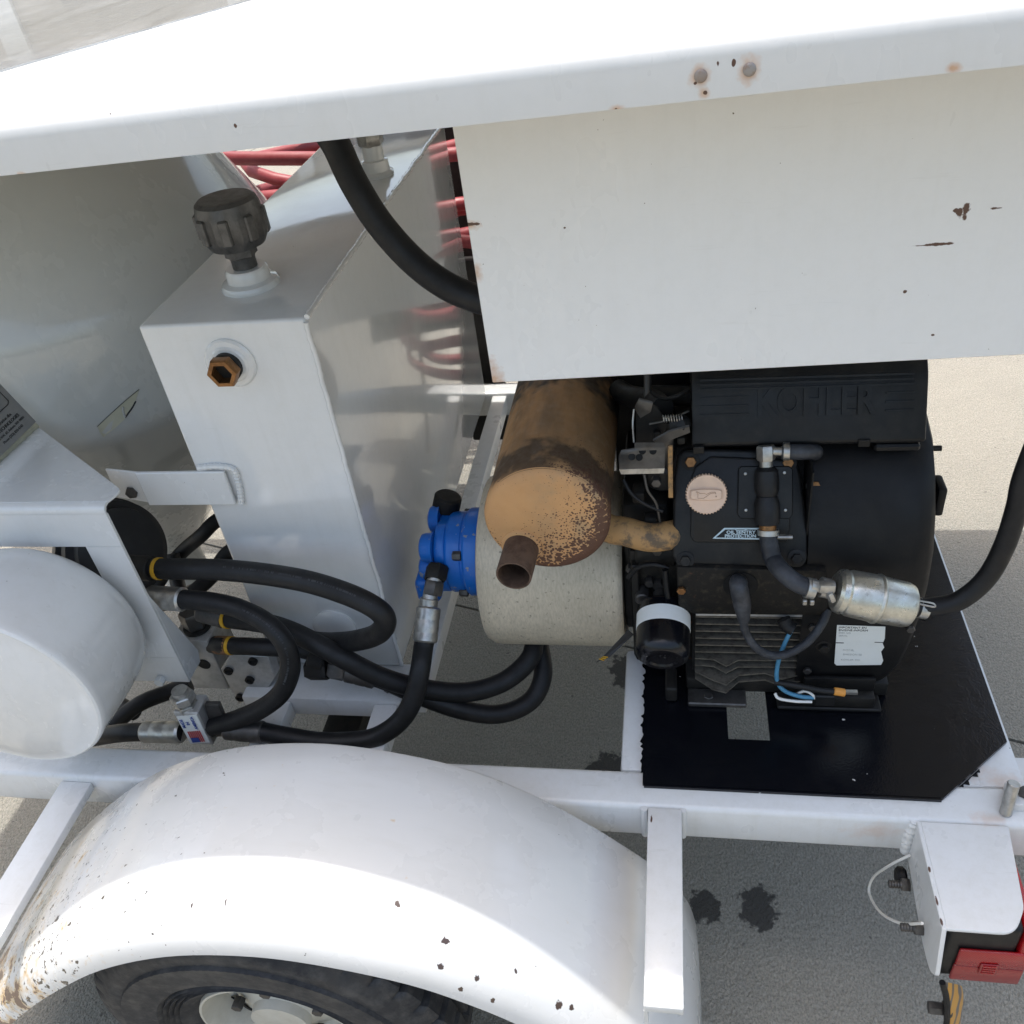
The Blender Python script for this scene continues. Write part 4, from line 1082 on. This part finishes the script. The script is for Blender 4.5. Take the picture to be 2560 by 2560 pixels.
# valve cover
def vq(px, off=0):
    return np.array(px) + vn*off
vc_pts = [(0.0120,1.1309,0.9806), (0.0430,1.1317,0.9822), (0.1723,1.1294,0.9779), (0.1818,1.1105,0.9435), (0.1928,1.0724,0.8739), (0.1928,1.0507,0.8345), (0.1748,1.0445,0.8230), (0.0031,1.0465,0.8266), (-0.0064,1.0528,0.8383), (-0.0024,1.1117,0.9457), (0.0025,1.1264,0.9723)]
vco = prt('valve_cover', prism([vq(p,-.03) for p in vc_pts], vn*.03, .005, 3), M_PLASTIC, label='black valve cover with oil cap and breather plate')
vi = [(0.0290,1.1192,0.9594), (0.0508,1.1267,0.9730), (0.1575,1.1235,0.9672), (0.1662,1.0782,0.8845), (0.1635,1.0639,0.8585), (0.0271,1.0639,0.8585), (0.0208,1.0679,0.8657), (0.0227,1.1116,0.9454)]
prt('raised_field', prism([vq(p,.0002) for p in vi], vn*.008, .004, 2), M_PLASTIC, vco)
br = [(0.0908,1.1180,0.9571), (0.0954,1.1195,0.9598), (0.1636,1.1190,0.9589), (0.1681,1.1167,0.9547), (0.1690,1.0847,0.8964), (0.1646,1.0817,0.8908), (0.0942,1.0818,0.8912), (0.0896,1.0850,0.8969)]
prt('breather_plate', prism([vq(p,.0083) for p in br], vn*.004, .0012, 1), M_PLASTIC, vco)
for px in ((0.1008,1.1141,0.9500), (0.1562,1.1145,0.9507), (0.1019,1.0880,0.9024), (0.1584,1.0878,0.9021)):
    p = vq(px, .0123); prt('rivet', lathe([(.0024,0),(.002,.0012),(0,.0016)], p, vn, 10), M_STEEL, vco)
for px, mm in (((0.0220,1.1227,0.9658), M_BRASS), ((0.1620,1.1212,0.9630), M_BRASS), ((0.0135,1.0501,0.8332), M_DARK), ((0.1768,1.0519,0.8365), M_DARK)):
    p = vq(px, .0); prt('washer', lathe([(.0135,0),(.0135,.0016),(.012,.002)], p, vn, 22), M_DARK, vco); prt('cover_bolt', hexnut(p+vn*.002, p+vn*.009, .0085), mm, vco)
oc_ = vq((0.0445,1.1002,0.9247), .0083)
def teeth(i, j): return 1.0 if (i % 4) < 2 or j not in (1, 2) else .955
ocp = prt('oil_cap', lathe([(.026,0),(.0305,.002),(.0305,.011),(.0285,.013),(.0265,.0125),(0,.0125)], oc_, vn, 160, flute=teeth), M_CREAM, vco, 25, label='cream coloured oil filler cap with oil can symbol')
# bars and symbol on the cap belong to the cover as well (third level)
def capq(u, v, h=0): return oc_ + X3*u + vv*v + vn*(.0125 + h)
prt('cap_grip', prism([capq(-.023,-.0065,.0002), capq(-.008,-.0082,.0002), capq(.008,-.0082,.0002), capq(.022,-.0065,.0002), capq(.022,.0065,.0002), capq(.008,.0082,.0002), capq(-.008,.0082,.0002), capq(-.023,.0065,.0002)], vn*.0045, .001, 1), M_CREAM, vco)
M_CAPLINE = simple('cap_line', (.42, .26, .17), .6)
sym = [(-.0145,.005),(-.0125,.0015),(-.0125,-.005),(-.004,-.005),(.006,.002),(.0125,.0028),(.0135,.001)]
sym2 = [(-.0145,.005),(-.012,.004),(-.0095,.0022),(-.003,.0022),(.000,.0005),(.006,.0038),(.0125,.0042),(.0135,.001)]
prt('oil_can_outline', tube([capq(u,v,.0048) for u, v in sym], .00045, 6, 1, smooth=False), M_CAPLINE, vco)
prt('oil_can_outline', tube([capq(u,v,.0048) for u, v in sym2], .00045, 6, 1, smooth=False), M_CAPLINE, vco)
prt('oil_drop', lathe([(.0012,0),(.0012,.0006),(0,.0008)], capq(.0138,-.0026,.0046), vn, 12), M_CAPLINE, vco)
# printed label on the cover
def lbq(px, h=.0084): return vq(px, h)
lab = [(0.0538,1.0671,0.8643), (0.0710,1.0749,0.8785), (0.1220,1.0748,0.8783), (0.1222,1.0663,0.8628)]
lb_in = [(0.0585,1.0679,0.8657), (0.0726,1.0737,0.8764), (0.1220,1.0736,0.8762), (0.1221,1.0674,0.8649)]
M_LABELBL = simple('pale_blue_print', (.50, .62, .66), .5)
prt('cover_label', prism([lbq(p,.0086) for p in lab], vn*.0004), M_LABELBL, vco, 0)
prt('label_field', prism([lbq(p,.0091) for p in lb_in], vn*.0003), M_PLASTIC, vco, 0)
prt('label_lettering', text_vf('OIL SENTRY', .0066, lbq((0.0951,1.0707,0.8709),.0096), X3, vv, .0002, 'CENTER', .0002, 1.18), M_LABELBL, vco, 0)
prt('label_lettering', text_vf('PROTECTION', .0066, lbq((0.0944,1.0680,0.8659),.0096), X3, vv, .0002, 'CENTER', .0002, 1.12), M_LABELBL, vco, 0)
prt('oil_can_print', tube([lbq((0.0850,1.0743,0.8774),.0096), lbq((0.0897,1.0729,0.8749),.0096), lbq((0.0989,1.0729,0.8749),.0096), lbq((0.1059,1.0742,0.8773),.0096)], .0006, 6, 1, smooth=False), M_LABELBL, vco)

# crankcase vent valve assembly and fuel line
vt = root('vent_valve', (0.1304,1.0763,0.8811), 'black check valve with metal elbow standing on the valve cover', 'valve')
def vt_(name, vf, m, sm=35): return obj(name, vf[0], vf[1], m, vt, sm)
vt_('elbow', hexnut(vq((0.1296,1.1238,0.9676),.020), vq((0.1286,1.1343,0.9869),.022), .0135), M_STEEL)
vt_('stem', cyl(vq((0.1297,1.1185,0.9580),.019), vq((0.1296,1.1238,0.9676),.020), .0095, 18), M_STEEL)
vt_('barb', cyl(vq((0.1385,1.1301,0.9792),.021), vq((0.1558,1.1299,0.9789),.021), .007, 16), M_STEEL)
vt_('valve_upper', bevel(box((-1,-1,-1),(1,1,1)), .35, 3) if False else lathe([(.011,0),(.0165,.006),(.0175,.016),(.0175,.034),(.014,.044),(.008,.048)], vq((0.1304,1.1192,0.9593),.0185), vq((0.1316,1.0956,0.9162),.0185)-vq((0.1304,1.1192,0.9593),.0185), 24, flute=lambda i, j: 1-.05*((i//6) % 2)), M_RUBBER)
vt_('valve_lower', lathe([(.006,0),(.015,.004),(.0185,.016),(.0185,.034),(.017,.045),(.012,.047)], vq((0.1315,1.1002,0.9246),.0185), vq((0.1327,1.0763,0.8811),.0185)-vq((0.1315,1.1002,0.9246),.0185), 24), M_RUBBER)
vt_('neck', cyl(vq((0.1327,1.0802,0.8882),.0185), vq((0.1328,1.0725,0.8741),.019), .0125, 22, .001), M_BRASS)
cq = vq((0.1336,1.0725,0.8741),.019)
vt_('hose_clamp', lathe([(.0145,-.004),(.0155,-.004),(.0155,.004),(.0145,.004)], cq, vv, 26), M_STEEL)
vt_('clamp_ear', box(cq+np.array((.012,-.012,-.004)), cq+np.array((.034,-.006,.001)), .001, 1), M_STEEL)
vt_('outlet_hose', tube([vq((0.1513,1.1300,0.9790),.021), vq((0.1723,1.1294,0.9779),.022), vq((0.1909,1.1292,0.9776),.020), vq((0.1991,1.1284,0.9761),.008), vq((0.2021,1.1280,0.9754),-.03)], .0118, 16, 6), M_RUBDUST, 60)
q1 = vq((0.1528,1.1300,0.9789),.021); q2 = vq((0.1618,1.1299,0.9788),.0215)
vt_('hose_clamp', lathe([(.0122,0),(.0132,.0005),(.0132,.009),(.0122,.0095)], q1, q2-q1, 24), M_STEEL)
vh = [vq((0.1336,1.0725,0.8741),.019), vq((0.1353,1.0627,0.8564),.02), vq((0.1409,1.0530,0.8386),.022), (0.1509,1.0050,0.8518), (0.1691,0.9900,0.8439), (0.1927,0.9820,0.8382)]
vt_('filter_hose', tube(vh, .0135, 18, 8), M_RUBDUST, 60)

fl = root('fuel_filter', (0.2694,0.9800,0.8246), 'cylindrical zinc fuel filter canister hanging before the engine shroud', 'fuel filter')
fa = np.array((0.2205,0.9800,0.8394)); fb = np.array((0.3297,0.9800,0.8090)); fd = (fb-fa)/np.linalg.norm(fb-fa); FL = np.linalg.norm(fb-fa)
prof = [(.010,0),(.026,.001),(.031,.005),(.0325,.012),(.031,.016),(.0335,.022),(.0345,FL*.50),(.036,FL*.515),(.0365,FL*.53),(.036,FL*.545),(.034,FL*.56),(.0325,FL-.012),(.030,FL-.005),(.024,FL-.001),(.010,FL)]
obj('canister', *lathe(prof, fa, fd, 56), M_ZINC, fl, 30)
for s, (e0, e1) in enumerate(((fa - fd*.002, fa - fd*.034), (fb + fd*.002, fb + fd*.024))):
    obj('inlet_barb' if s == 0 else 'outlet_barb', *cyl(e0, e1, .009, 16), M_STEEL, fl)
def worm_clamp(par, c, d, r, w):
    d = np.array(d)/np.linalg.norm(d); c = np.array(c)
    o_ = obj('worm_clamp', *lathe([(r,-w/2),(r+.0012,-w/2),(r+.0012,w/2),(r,w/2)], c, d, 30), M_STEEL, par, 25)
    u, v, a = frame(d)
    for k in range(9):
        an = -math.pi*.78 + k*.17
        for base in (0,):
            rad = u*math.cos(an+base) + v*math.sin(an+base); tan = -u*math.sin(an+base) + v*math.cos(an+base)
            cc = c + rad*(r+.0013)
            pts = [cc + d*s*w*.30 + tan*t*.0008 for s, t in ((-1,-1),(1,-1),(1,1),(-1,1))]
            obj('clamp_slot', *prism(pts, rad*.0004), M_SOOTSHADE, par, 0)
    return o_
worm_clamp(fl, fb + fd*.014, fd, .0135, .012)
cw = fa - fd*.014
worm_clamp(fl, cw, fd, .0135, .012)
obj('screw_housing', *box(cw + np.array((-.010,-.018,.004)), cw + np.array((.012,-.004,.020)), .003, 2), M_STEEL, fl)
obj('clamp_screw', *hexnut(cw + np.array((.004,-.016,.006)), cw + np.array((.010,-.018,-.008)), .006), M_STEEL, fl)
sc = np.array((0.1877,0.9830,0.8393))
obj('spring_clamp', *lathe([(.0140,-.006),(.0152,-.006),(.0152,.006),(.0140,.006)], sc, fd, 26), M_STEEL, fl, 25)
obj('clamp_tab', *box(sc + np.array((-.010,-.014,-.021)), sc + np.array((-.004,-.008,-.012)), .001, 1), M_STEEL, fl)
obj('clamp_tab', *box(sc + np.array((.000,-.014,-.021)), sc + np.array((.006,-.008,-.012)), .001, 1), M_STEEL, fl)
obj('clamp_wire', *tube([fb+fd*.006+np.array((0,-.006,.018)), fb+fd*.024+np.array((0,-.008,.020)), fb+fd*.026+np.array((0,-.01,.016)), fb+fd*.006+np.array((0,-.008,.014))], .0014, 6, 4), M_STEEL, fl)
fh = [(0.3327,0.9800,0.8080), (0.3565,0.9800,0.8084), (0.3892,0.9800,0.8213), (0.4179,0.9850,0.8580), (0.4317,0.9900,0.9128), (0.4359,0.9950,0.9718), (0.4361,1.0000,1.0192), (0.4475,1.0100,1.0999), (0.4710,1.0400,1.1770), (0.5054,1.1000,1.2558)]
V, F = tube(fh, .0135, 18, 9); obj('fuel_hose', V, F, M_RUBBER, None, 60, label='black rubber fuel hose arcing up at right from the zinc filter', cat='hose')

# blower housing (shroud): lofted
rows = [(1.052,.556,0.328),(1.049,.575,0.345),(1.047,.61,0.359),(1.046,.66,0.367),(1.045,.72,0.372),(1.047,.78,0.374),(1.055,.84,0.374),(1.075,.89,0.373),(1.105,.935,0.372),(1.14,.968,0.371),(1.20,.99,0.369),(1.30,1.0,0.367)]
xL = .193
V = []; F = []
for (y, z, xr_) in rows:
    V += [(xL, y, z), (xr_-.03, y, z), (xr_-.012, y+.004, z), (xr_-.003, y+.012, z), (xr_, y+.028, z), (xr_, max(y+.05, 1.40), z)]
for k in range(len(rows)-1):
    for i in range(5): F.append([k*6+i, k*6+i+1, (k+1)*6+i+1, (k+1)*6+i])
F.append([5,4,3,2,1,0]); n6 = (len(rows)-1)*6; F.append([n6+i for i in range(6)])
shr = prt('blower_housing', (np.array(V), F), M_SHROUD, None, 40)
prt('shroud_side', box((.19,1.07,.55),(.1925,1.36,.98)), M_SHROUD, shr)
lbx = [(0.2463,1.0455,0.7053), (0.2951,1.0455,0.7041), (0.3178,1.0455,0.7034), (0.3203,1.0455,0.6777), (0.3187,1.0455,0.6658), (0.3221,1.0455,0.6575), (0.3186,1.0455,0.6477), (0.3244,1.0455,0.6271), (0.3225,1.0455,0.6171), (0.2546,1.0455,0.6134), (0.2508,1.0455,0.6183)]
rl = prt('rating_label', prism([np.array(p)-Y3*.0012 for p in lbx], (0,-.0005,0)), M_LABEL, shr, 0, label='worn white rating label with faded print')
for k, (t, w, zz) in enumerate((('IMPORTANT EN', 1.0, 1185.5), ('ENGINE INFORM', .95, 1190.5), ('SPEC NO', .8, 1195.5), ('SERIAL', .8, 1200.5))):
    p = np.array(((0.2491,1.0437,0.6984), (0.2497,1.0437,0.6925), (0.2503,1.0437,0.6866), (0.2509,1.0437,0.6807))[k])
    prt('print_line', text_vf(t, .0058 if k < 2 else .0045, p, X3, Z3, .0002, 'LEFT', 0), M_DARK if k < 2 else M_INKFADE, shr, 0)
for k, p in enumerate(((0.2606,1.0437,0.6478), (0.2616,1.0437,0.6380), (0.2597,1.0437,0.6256))):
    prt('print_line', text_vf(('MODEL', 'EMISSION 05', 'KOHLER CO.')[k], .0052, np.array(p), X3, Z3, .0002), M_INKFADE, shr, 0)
prt('scratch', box(np.array((0.2484,1.0436,0.6658))-np.array((0,.0002,.0006)), np.array((0.2603,1.0436,0.6661))+np.array((0,0,.0008))), M_INK, shr, 0)
prt('scratch', box(np.array((0.3062,1.0436,0.6686))-np.array((0,.0002,.0004)), np.array((0.3203,1.0436,0.6690))+np.array((0,0,.0006))), M_INK, shr, 0)
sd = [(0.1937,1.0685,0.8669), (0.2192,1.0693,0.8683), (0.2212,1.0570,0.8458), (0.2216,1.0469,0.8275), (0.1953,1.0445,0.8231)]
prt('side_bracket', prism([vq(p,-.022) for p in sd], vn*.012, .002, 1), M_BLOCK, shr)
for p, n_2 in ((vq((0.2015,1.1036,0.9309),-.008), vn), (vq((0.2049,1.0727,0.8746),-.008), vn), (np.array((0.2312,1.0465,0.6550)), -Y3)):
    prt('washer', lathe([(.0125,0),(.0125,.0016),(.011,.002)], p, n_2, 20), M_DARK, shr); prt('shroud_bolt', hexnut(p+n_2*.0022, p+n_2*.009, .0085), M_BRASS if n_2 is vn else M_DARK, shr)
prt('lower_step', box((.205,1.036,.5605),(.318,1.0455,.590), .004, 2), M_SHROUD, shr)
prt('terminal_box', box((.205,1.022,.5355),(.318,1.050,.5600), .004, 2), M_DARK, shr)
p = np.array((0.3691,1.1600,0.9564)); prt('stud', cyl(p - X3*.01, p + X3*.014, .0042, 12), M_DARK, shr)
prt('shroud_lug', box((.379,1.12,.86),(.392,1.16,.91), .004, 2), M_SHROUD, shr)

# air cleaner cover with raised lettering
c0 = np.array((0.0234,1.1200,0.9990)); c1_ = np.array((0.3553,1.1200,0.9910)); zb_ = (0.1702,1.1200,0.9927)[2]; zt_ = (0.1678,1.1650,1.0903)[2]
x0a, x1a = c0[0], (0.3472,1.1400,1.0470)[0]
secp = rounded([(1.128,zb_-.004),(1.1185,zb_+.004),(1.163,zt_-.004),(1.20,zt_+.020),(1.42,zt_+.012),(1.42,zb_-.004)], [.004,.008,.02,.03,.02,0], 4)
acv = prt('air_cleaner_cover', prism([(x0a, y, z) for y, z in secp], (x1a-x0a,0,0), .0035, 2), M_PLASTIC, None, 35, label='black air cleaner cover with raised lettering')
av = np.array((0,1.163-1.1185,zt_-.004-zb_-.004)); av = av/np.linalg.norm(av); an_ = np.cross(X3, av); an_ = an_ if an_[1] < 0 else -an_
def aq(x, h, off=.0006): return np.array((x, 1.1185, zb_+.004)) + av*h + an_*off
AH = np.linalg.norm(np.array((1.163-1.1185, zt_-.004-zb_-.004)))
xt0, xt1 = (0.1169,1.1400,1.0502)[0], (0.2797,1.1400,1.0449)[0]
V, F = text_vf('KOHLER', .057, aq((xt0+xt1)/2, .042), X3, av, .0020, 'CENTER', .0016, 1.0)
wtx = V[:,0].max()-V[:,0].min(); cxm = (V[:,0].max()+V[:,0].min())/2
V[:,0] = (V[:,0]-cxm)*((xt1-xt0)/wtx) + (xt0+xt1)/2
M_LETTER = simple('raised_black_plastic', (.0066, .0072, .0086), .44, dust=(.022, .021, .019), ns=40, amt=.6)
prt('raised_lettering', (V, F), M_PLASTIC, acv, 0)
for k in range(4):
    hh = .044 + k*.0125
    for xa, xb in ((x0a+.012, xt0-.012), (xt1+.012, x1a-.018)):
        prt('ridge', prism([aq(xa,hh,.0), aq(xb,hh,.0), aq(xb,hh+.0022,.0), aq(xa,hh+.0022,.0)], an_*.0018), M_PLASTIC, acv, 0)
for k in range(3):
    hh = AH - .020 + k*.007
    prt('ridge', prism([aq(x0a+.012,hh,.0), aq(x1a-.02,hh,.0), aq(x1a-.02,hh+.003,.0), aq(x0a+.012,hh+.003,.0)], an_*.0022), M_PLASTIC, acv, 0)
prt('cover_skirt', box(((0.2808,1.1220,0.9823)[0],1.1225,zb_-.016),(x1a-.004,1.30,zb_-.0045), .003, 1), M_PLASTIC, acv)
prt('base_plate', box((x0a+.02,1.14,zb_-.014),((0.2772,1.1220,0.9824)[0],1.40,zb_-.0045), .003, 1), M_DARK, acv)

# carburettor side: brackets, linkage, governor
plp = [(-0.0818,1.0800,1.0061), (-0.0776,1.0800,1.0154), (-0.0584,1.0800,1.0186), (-0.0587,1.0900,1.0211), (-0.0170,1.0900,1.0201), (-0.0140,1.0800,1.0176), (-0.0159,1.0800,0.9841), (-0.0820,1.0800,0.9834)]
cbk = prt('throttle_plate', prism([np.array(p) for p in plp], (0,.002,.002), .0005, 1), M_DSTEEL)
for p in ((-0.0626,1.0795,1.0061), (-0.0520,1.0795,1.0049), (-0.0472,1.0820,1.0143), (-0.0321,1.0820,1.0139)):
    p = np.array(p); prt('slot_hole', lathe([(.0052,0),(.0052,.0006),(0,.0006)], p, (0,-.8,.6), 14), M_SOOTSHADE, cbk)
prt('plate_fold', prism([(-0.0820,1.0795,0.9838), (-0.0159,1.0795,0.9845), (-0.0175,1.0790,0.9763), (-0.0792,1.0790,0.9755)], (0,.0015,.001)), M_STEEL, cbk)
prt('governor_arm', box(np.array((-0.0112,1.0850,0.9259)), np.array((-0.0072,1.0850,1.0196))+np.array((.003,.004,0)), .0008, 1), M_HEADER)
prt('carburettor_body', box((-.04,1.15,.93),(.0,1.25,1.0), .012, 2), M_DSTEEL)
prt('float_bowl', cyl((-.02,1.18,.885),(-.02,1.18,.929), .028, 24, .006), M_DSTEEL)
prt('choke_bracket', prism([(-0.0576,1.1500,1.0406), (-0.0455,1.1500,1.0539), (-0.0263,1.1500,1.0442), (-0.0112,1.1500,1.0159), (-0.0179,1.1500,0.9799), (-0.0595,1.1500,0.9809)], (0,.003,.002), .0006, 1), M_DARK)
prt('choke_bracket', prism([(-0.0590,1.1350,1.0526), (-0.0516,1.1350,1.0677), (-0.0320,1.1350,1.0608), (-0.0353,1.1350,1.0464), (-0.0510,1.1350,1.0359)], (0,.003,.003), .0006, 1), M_DSTEEL)
prt('linkage_rod', tube([(-0.0601,1.1400,1.0496), (-0.0620,1.1300,1.0302), (-0.0604,1.1100,1.0106)], .0014, 8, 5), M_STEEL)
prt('linkage_rod', tube([(-0.0379,1.1300,1.0295), (-0.0094,1.1300,1.0360), (0.0198,1.1500,1.0381)], .0018, 8, 5), M_DSTEEL)
sp_pts = [np.array((-0.0185,1.1300,1.0381)) + X3*(t*.03) + Y3*.005*math.cos(t*50) + Z3*.005*math.sin(t*50) for t in np.linspace(0, 1, 64)]
prt('return_spring', tube(sp_pts, .0009, 5, 1, smooth=False), M_STEEL)
prt('linkage_arm', prism([(-0.0326,1.1100,1.0127), (-0.0094,1.1100,1.0278), (0.0194,1.1200,1.0297), (0.0210,1.1200,1.0195), (-0.0065,1.1100,1.0139), (-0.0220,1.1100,1.0031)], (0,.002,.002)), M_DSTEEL)
prt('intake_tube', cyl((-0.0487,1.2400,1.0140), (0.0254,1.2400,1.0086), .016, 18, .002), M_DARK)
prt('intake_elbow', tube([(-0.0943,1.3000,0.9901), (-0.0712,1.2700,0.9940), (-0.0359,1.2200,1.0159), (-0.0191,1.1800,1.0255)], .018, 16, 6), M_DARK, None, 60)
prt('bracket_post', cyl((-0.0418,1.2400,1.0565), (-0.0421,1.2000,1.0120), .006, 12), M_DSTEEL)
prt('tank_bracket', box((-.03,1.30,1.02),(.04,1.33,1.09), .003, 1), M_STEEL)
prt('control_knob', lathe([(.014,0),(.016,.008),(.012,.02),(0,.022)], (0.0090,1.1400,1.0217), (-.3,-.8,.4), 16), M_PLASTIC)
prt('starter_drum', cyl((-.065,1.12,.80),(.0,1.12,.80), .03, 24, .004), M_DARK)
prt('dipstick_bracket', tube([(-0.0172,1.0600,0.8047), (-0.0152,1.0550,0.7699), (-0.0121,1.0500,0.7459), (-0.0014,1.0450,0.7334)], .005, 10, 5), M_PLASTIC, None, 60)
prt('crankcase_bolt', hexnut((-.03,1.105,.74),(-.03,1.09,.74), .010), M_DSTEEL)
prt('crankcase_rib', box((-.072,1.085,.60),(-.06,1.10,.79), .002, 1), M_DARK)
prt('crankcase_rib', box((-.01,1.085,.60),(.002,1.10,.70), .002, 1), M_DARK)

# more fasteners and wiring
for (y, z, x) in ((1.0455,.70,.355),(1.0455,.70,.21),(1.0455,.60,.21)):
    p = np.array((x, y, z)); prt('shroud_bolt', hexnut(p, p - Y3*.006, .0065), M_DSTEEL, shr)
for px in ((0.0333,1.1150,0.9928), (0.2645,1.1200,0.9959)):
    p = np.array(px); prt('clip', box(p - np.array((.008,.003,.006)), p + np.array((.008,.004,.006)), .001, 1), M_DARK, acv)
for pts, r_, mm in (([(-0.0780,1.1000,0.9505), (-0.0671,1.0900,0.9329), (-0.0476,1.0850,0.9163), (-0.0201,1.0850,0.9008)], .003, M_RUBBER), ([(-0.0776,1.0900,0.7602), (-0.0592,1.0800,0.7922), (-0.0338,1.0750,0.8024), (-0.0116,1.0700,0.7991)], .004, M_RUBBER), ([(-0.0464,1.0900,0.9670), (-0.0415,1.0850,0.9412), (-0.0294,1.0850,0.9161), (-0.0244,1.0850,0.8802)], .0022, M_DSTEEL), ([(-0.0350,1.2000,1.0420), (-0.0189,1.1800,1.0422), (0.0008,1.1700,1.0512), (0.0202,1.1800,1.0564)], .003, M_RUBBER)):
    prt('cable', tube(pts, r_, 8, 6), mm, None, 60)
for p in ((-0.0730,1.0950,0.7731), (-0.0296,1.0900,0.8171), (-0.0624,1.1000,0.8415), (-0.0436,1.0900,0.7488), (-0.0291,1.1000,0.9448)):
    p = np.array(p); prt('case_bolt', hexnut(p + Y3*.01, p - Y3*.004, .008), M_DSTEEL)
for p, q_ in (((-0.0562,1.1100,0.9177), (.018,.03,.02)), ((-0.0386,1.1000,0.8682), (.02,.02,.03)), ((-0.0661,1.1100,0.7885), (.015,.02,.04)), ((-0.0034,1.1600,1.0093), (.02,.02,.015)), ((-0.0269,1.1400,1.0040), (.012,.012,.014)), ((0.0081,1.1300,1.0003), (.012,.01,.012))):
    p = np.array(p); q_ = np.array(q_); prt('casting_boss', box(p - q_/2, p + q_/2, .003, 2), M_DARK)
for p in ((-0.0259,1.0700,0.7266), (-0.0552,1.0800,0.7249)):
    p = np.array(p); prt('casting_boss', cyl(p + Y3*.02, p - Y3*.006, .012, 18, .002), M_DSTEEL)

# oil filter
of = root('oil_filter', (-0.0220,0.9800,0.7163), 'black spin-on oil filter with white band, spotted with water drops', 'oil filter')
f0 = np.array((-.0225, .975, .690)); fax = np.array((.02, 1.0, .30))
obj('filter_can', *lathe([(0,.006),(.022,.004),(.025,.001),(.033,.001),(.0385,.005),(.0418,.013),(.0425,.02),(.0425,.085),(.040,.09),(.0405,.094),(.036,.098)], f0, fax, 56), M_DECK, of, 35)
obj('white_band', *lathe([(.0426,.052),(.0430,.0523),(.0430,.078),(.0426,.0783)], f0, fax, 56), M_LABEL, of, 35)
fu, fv, fa_ = frame(fax)
for k in range(26):
    a = rng.uniform(0, 6.28); rr = .034*math.sqrt(rng.uniform(0, 1)); s = rng.uniform(.0012, .0028)
    c = f0 + fa_*(.0045 if rr > .02 else .0055) + (fu*math.cos(a)+fv*math.sin(a))*rr
    obj('water_drop', *lathe([(s,0),(s*.8,-.0005),(0,-.0009)], c, fa_, 8, closed=False), M_DECK, of, 60)
V, F = prism([(-0.1337,1.0300,0.6218), (-0.1242,1.0300,0.6312), (-0.0791,1.0500,0.6786), (-0.0708,1.0500,0.6688), (-0.1107,1.0300,0.6355)], (0,.001,.001))
tg = obj('service_tag', V, F, M_INK, None, 0, label='small black hang tag with yellow lettering beside the oil filter', cat='tag')
tga = np.array((-0.1281,1.0295,0.6252)); tgb = np.array((-0.1166,1.0295,0.6410))
for k in range(3):
    a = np.array(((-0.1285,1.0285,0.6327), (-0.1252,1.0285,0.6354), (-0.1220,1.0285,0.6381))[k]); b = np.array(((-0.1198,1.0285,0.6291), (-0.1165,1.0285,0.6331), (-0.1132,1.0285,0.6371))[k])
    obj('print_line', *tube([a, (a+b)/2, b], .0009, 5, 1), M_YELLOW, tg, 0)

# wiring below the shroud
wr = root('wiring_bundle', (0.2251,1.0200,0.5561), 'blue, white and black ignition wires with orange terminal under the engine', 'wiring')
obj('blue_wire', *tube([(0.1774,1.0300,0.7111), (0.1662,1.0200,0.6857), (0.1584,1.0150,0.6484), (0.1585,1.0100,0.6126), (0.1708,1.0050,0.5933), (0.1956,1.0000,0.5861), (0.2162,1.0000,0.5844)], .0035, 10, 7), M_BLUEW, wr, 60)
obj('black_wire', *tube([(0.1555,1.0100,0.6074), (0.1854,1.0000,0.6125), (0.2228,1.0000,0.6027), (0.2489,1.0000,0.6000)], .005, 10, 6), M_RUBBER, wr, 60)
obj('white_wire', *tube([(0.1571,1.0100,0.5804), (0.1638,1.0050,0.5735), (0.1882,1.0000,0.5740), (0.2146,1.0000,0.5740)], .0026, 8, 6), M_WHITEPL, wr, 60)
obj('white_wire', *tube([(0.1885,1.0080,0.5815), (0.2019,1.0040,0.5946), (0.2131,1.0000,0.5920), (0.2189,1.0000,0.5820)], .0022, 8, 6), M_WHITEPL, wr, 60)
obj('orange_terminal', *cyl((0.2456,1.0000,0.6011), (0.2628,1.0000,0.5981), .0065, 14, .001), M_ORANGEW, wr)
obj('ring_terminal', *box(np.array((0.2628,1.0000,0.5981))-np.array((0,.003,.001)), np.array((0.2816,1.0000,0.6015))+np.array((0,.003,.001))), M_STEEL, wr)
obj('connector', *box(np.array((0.2181,1.0000,0.5715))-np.array((0,.004,.004)), np.array((0.2487,1.0000,0.5859))+np.array((0,.006,.006)), .002, 1), M_PLASTIC, wr)
obj('rubber_boot', *tube([(0.1642,1.0400,0.7206), (0.1699,1.0350,0.7117), (0.1800,1.0300,0.7077)], .011, 12, 5), M_RUBBER, wr, 60)

# ------------------------------------------------------------------ building far behind
bd = root('far_building', (-6, 17, 0), 'low beige building with dark doors far behind the trailer', 'building')
obj('wall', *box((-22,17,0),(9,25,3.4)), M_WALL, bd)
for k in range(7):
    obj('pilaster', *box((-21.5+k*4.6,16.9,0),(-21.0+k*4.6,16.999,3.3)), M_WHITEPL, bd)
obj('roof', *box((-22.4,16.4,3.4),(9.4,25.4,3.7)), M_DSTEEL, bd)
for k in range(6):
    obj('door', *box((-20+k*4.6,16.93,0),(-17.6+k*4.6,16.995,2.5)), M_GLASS, bd)
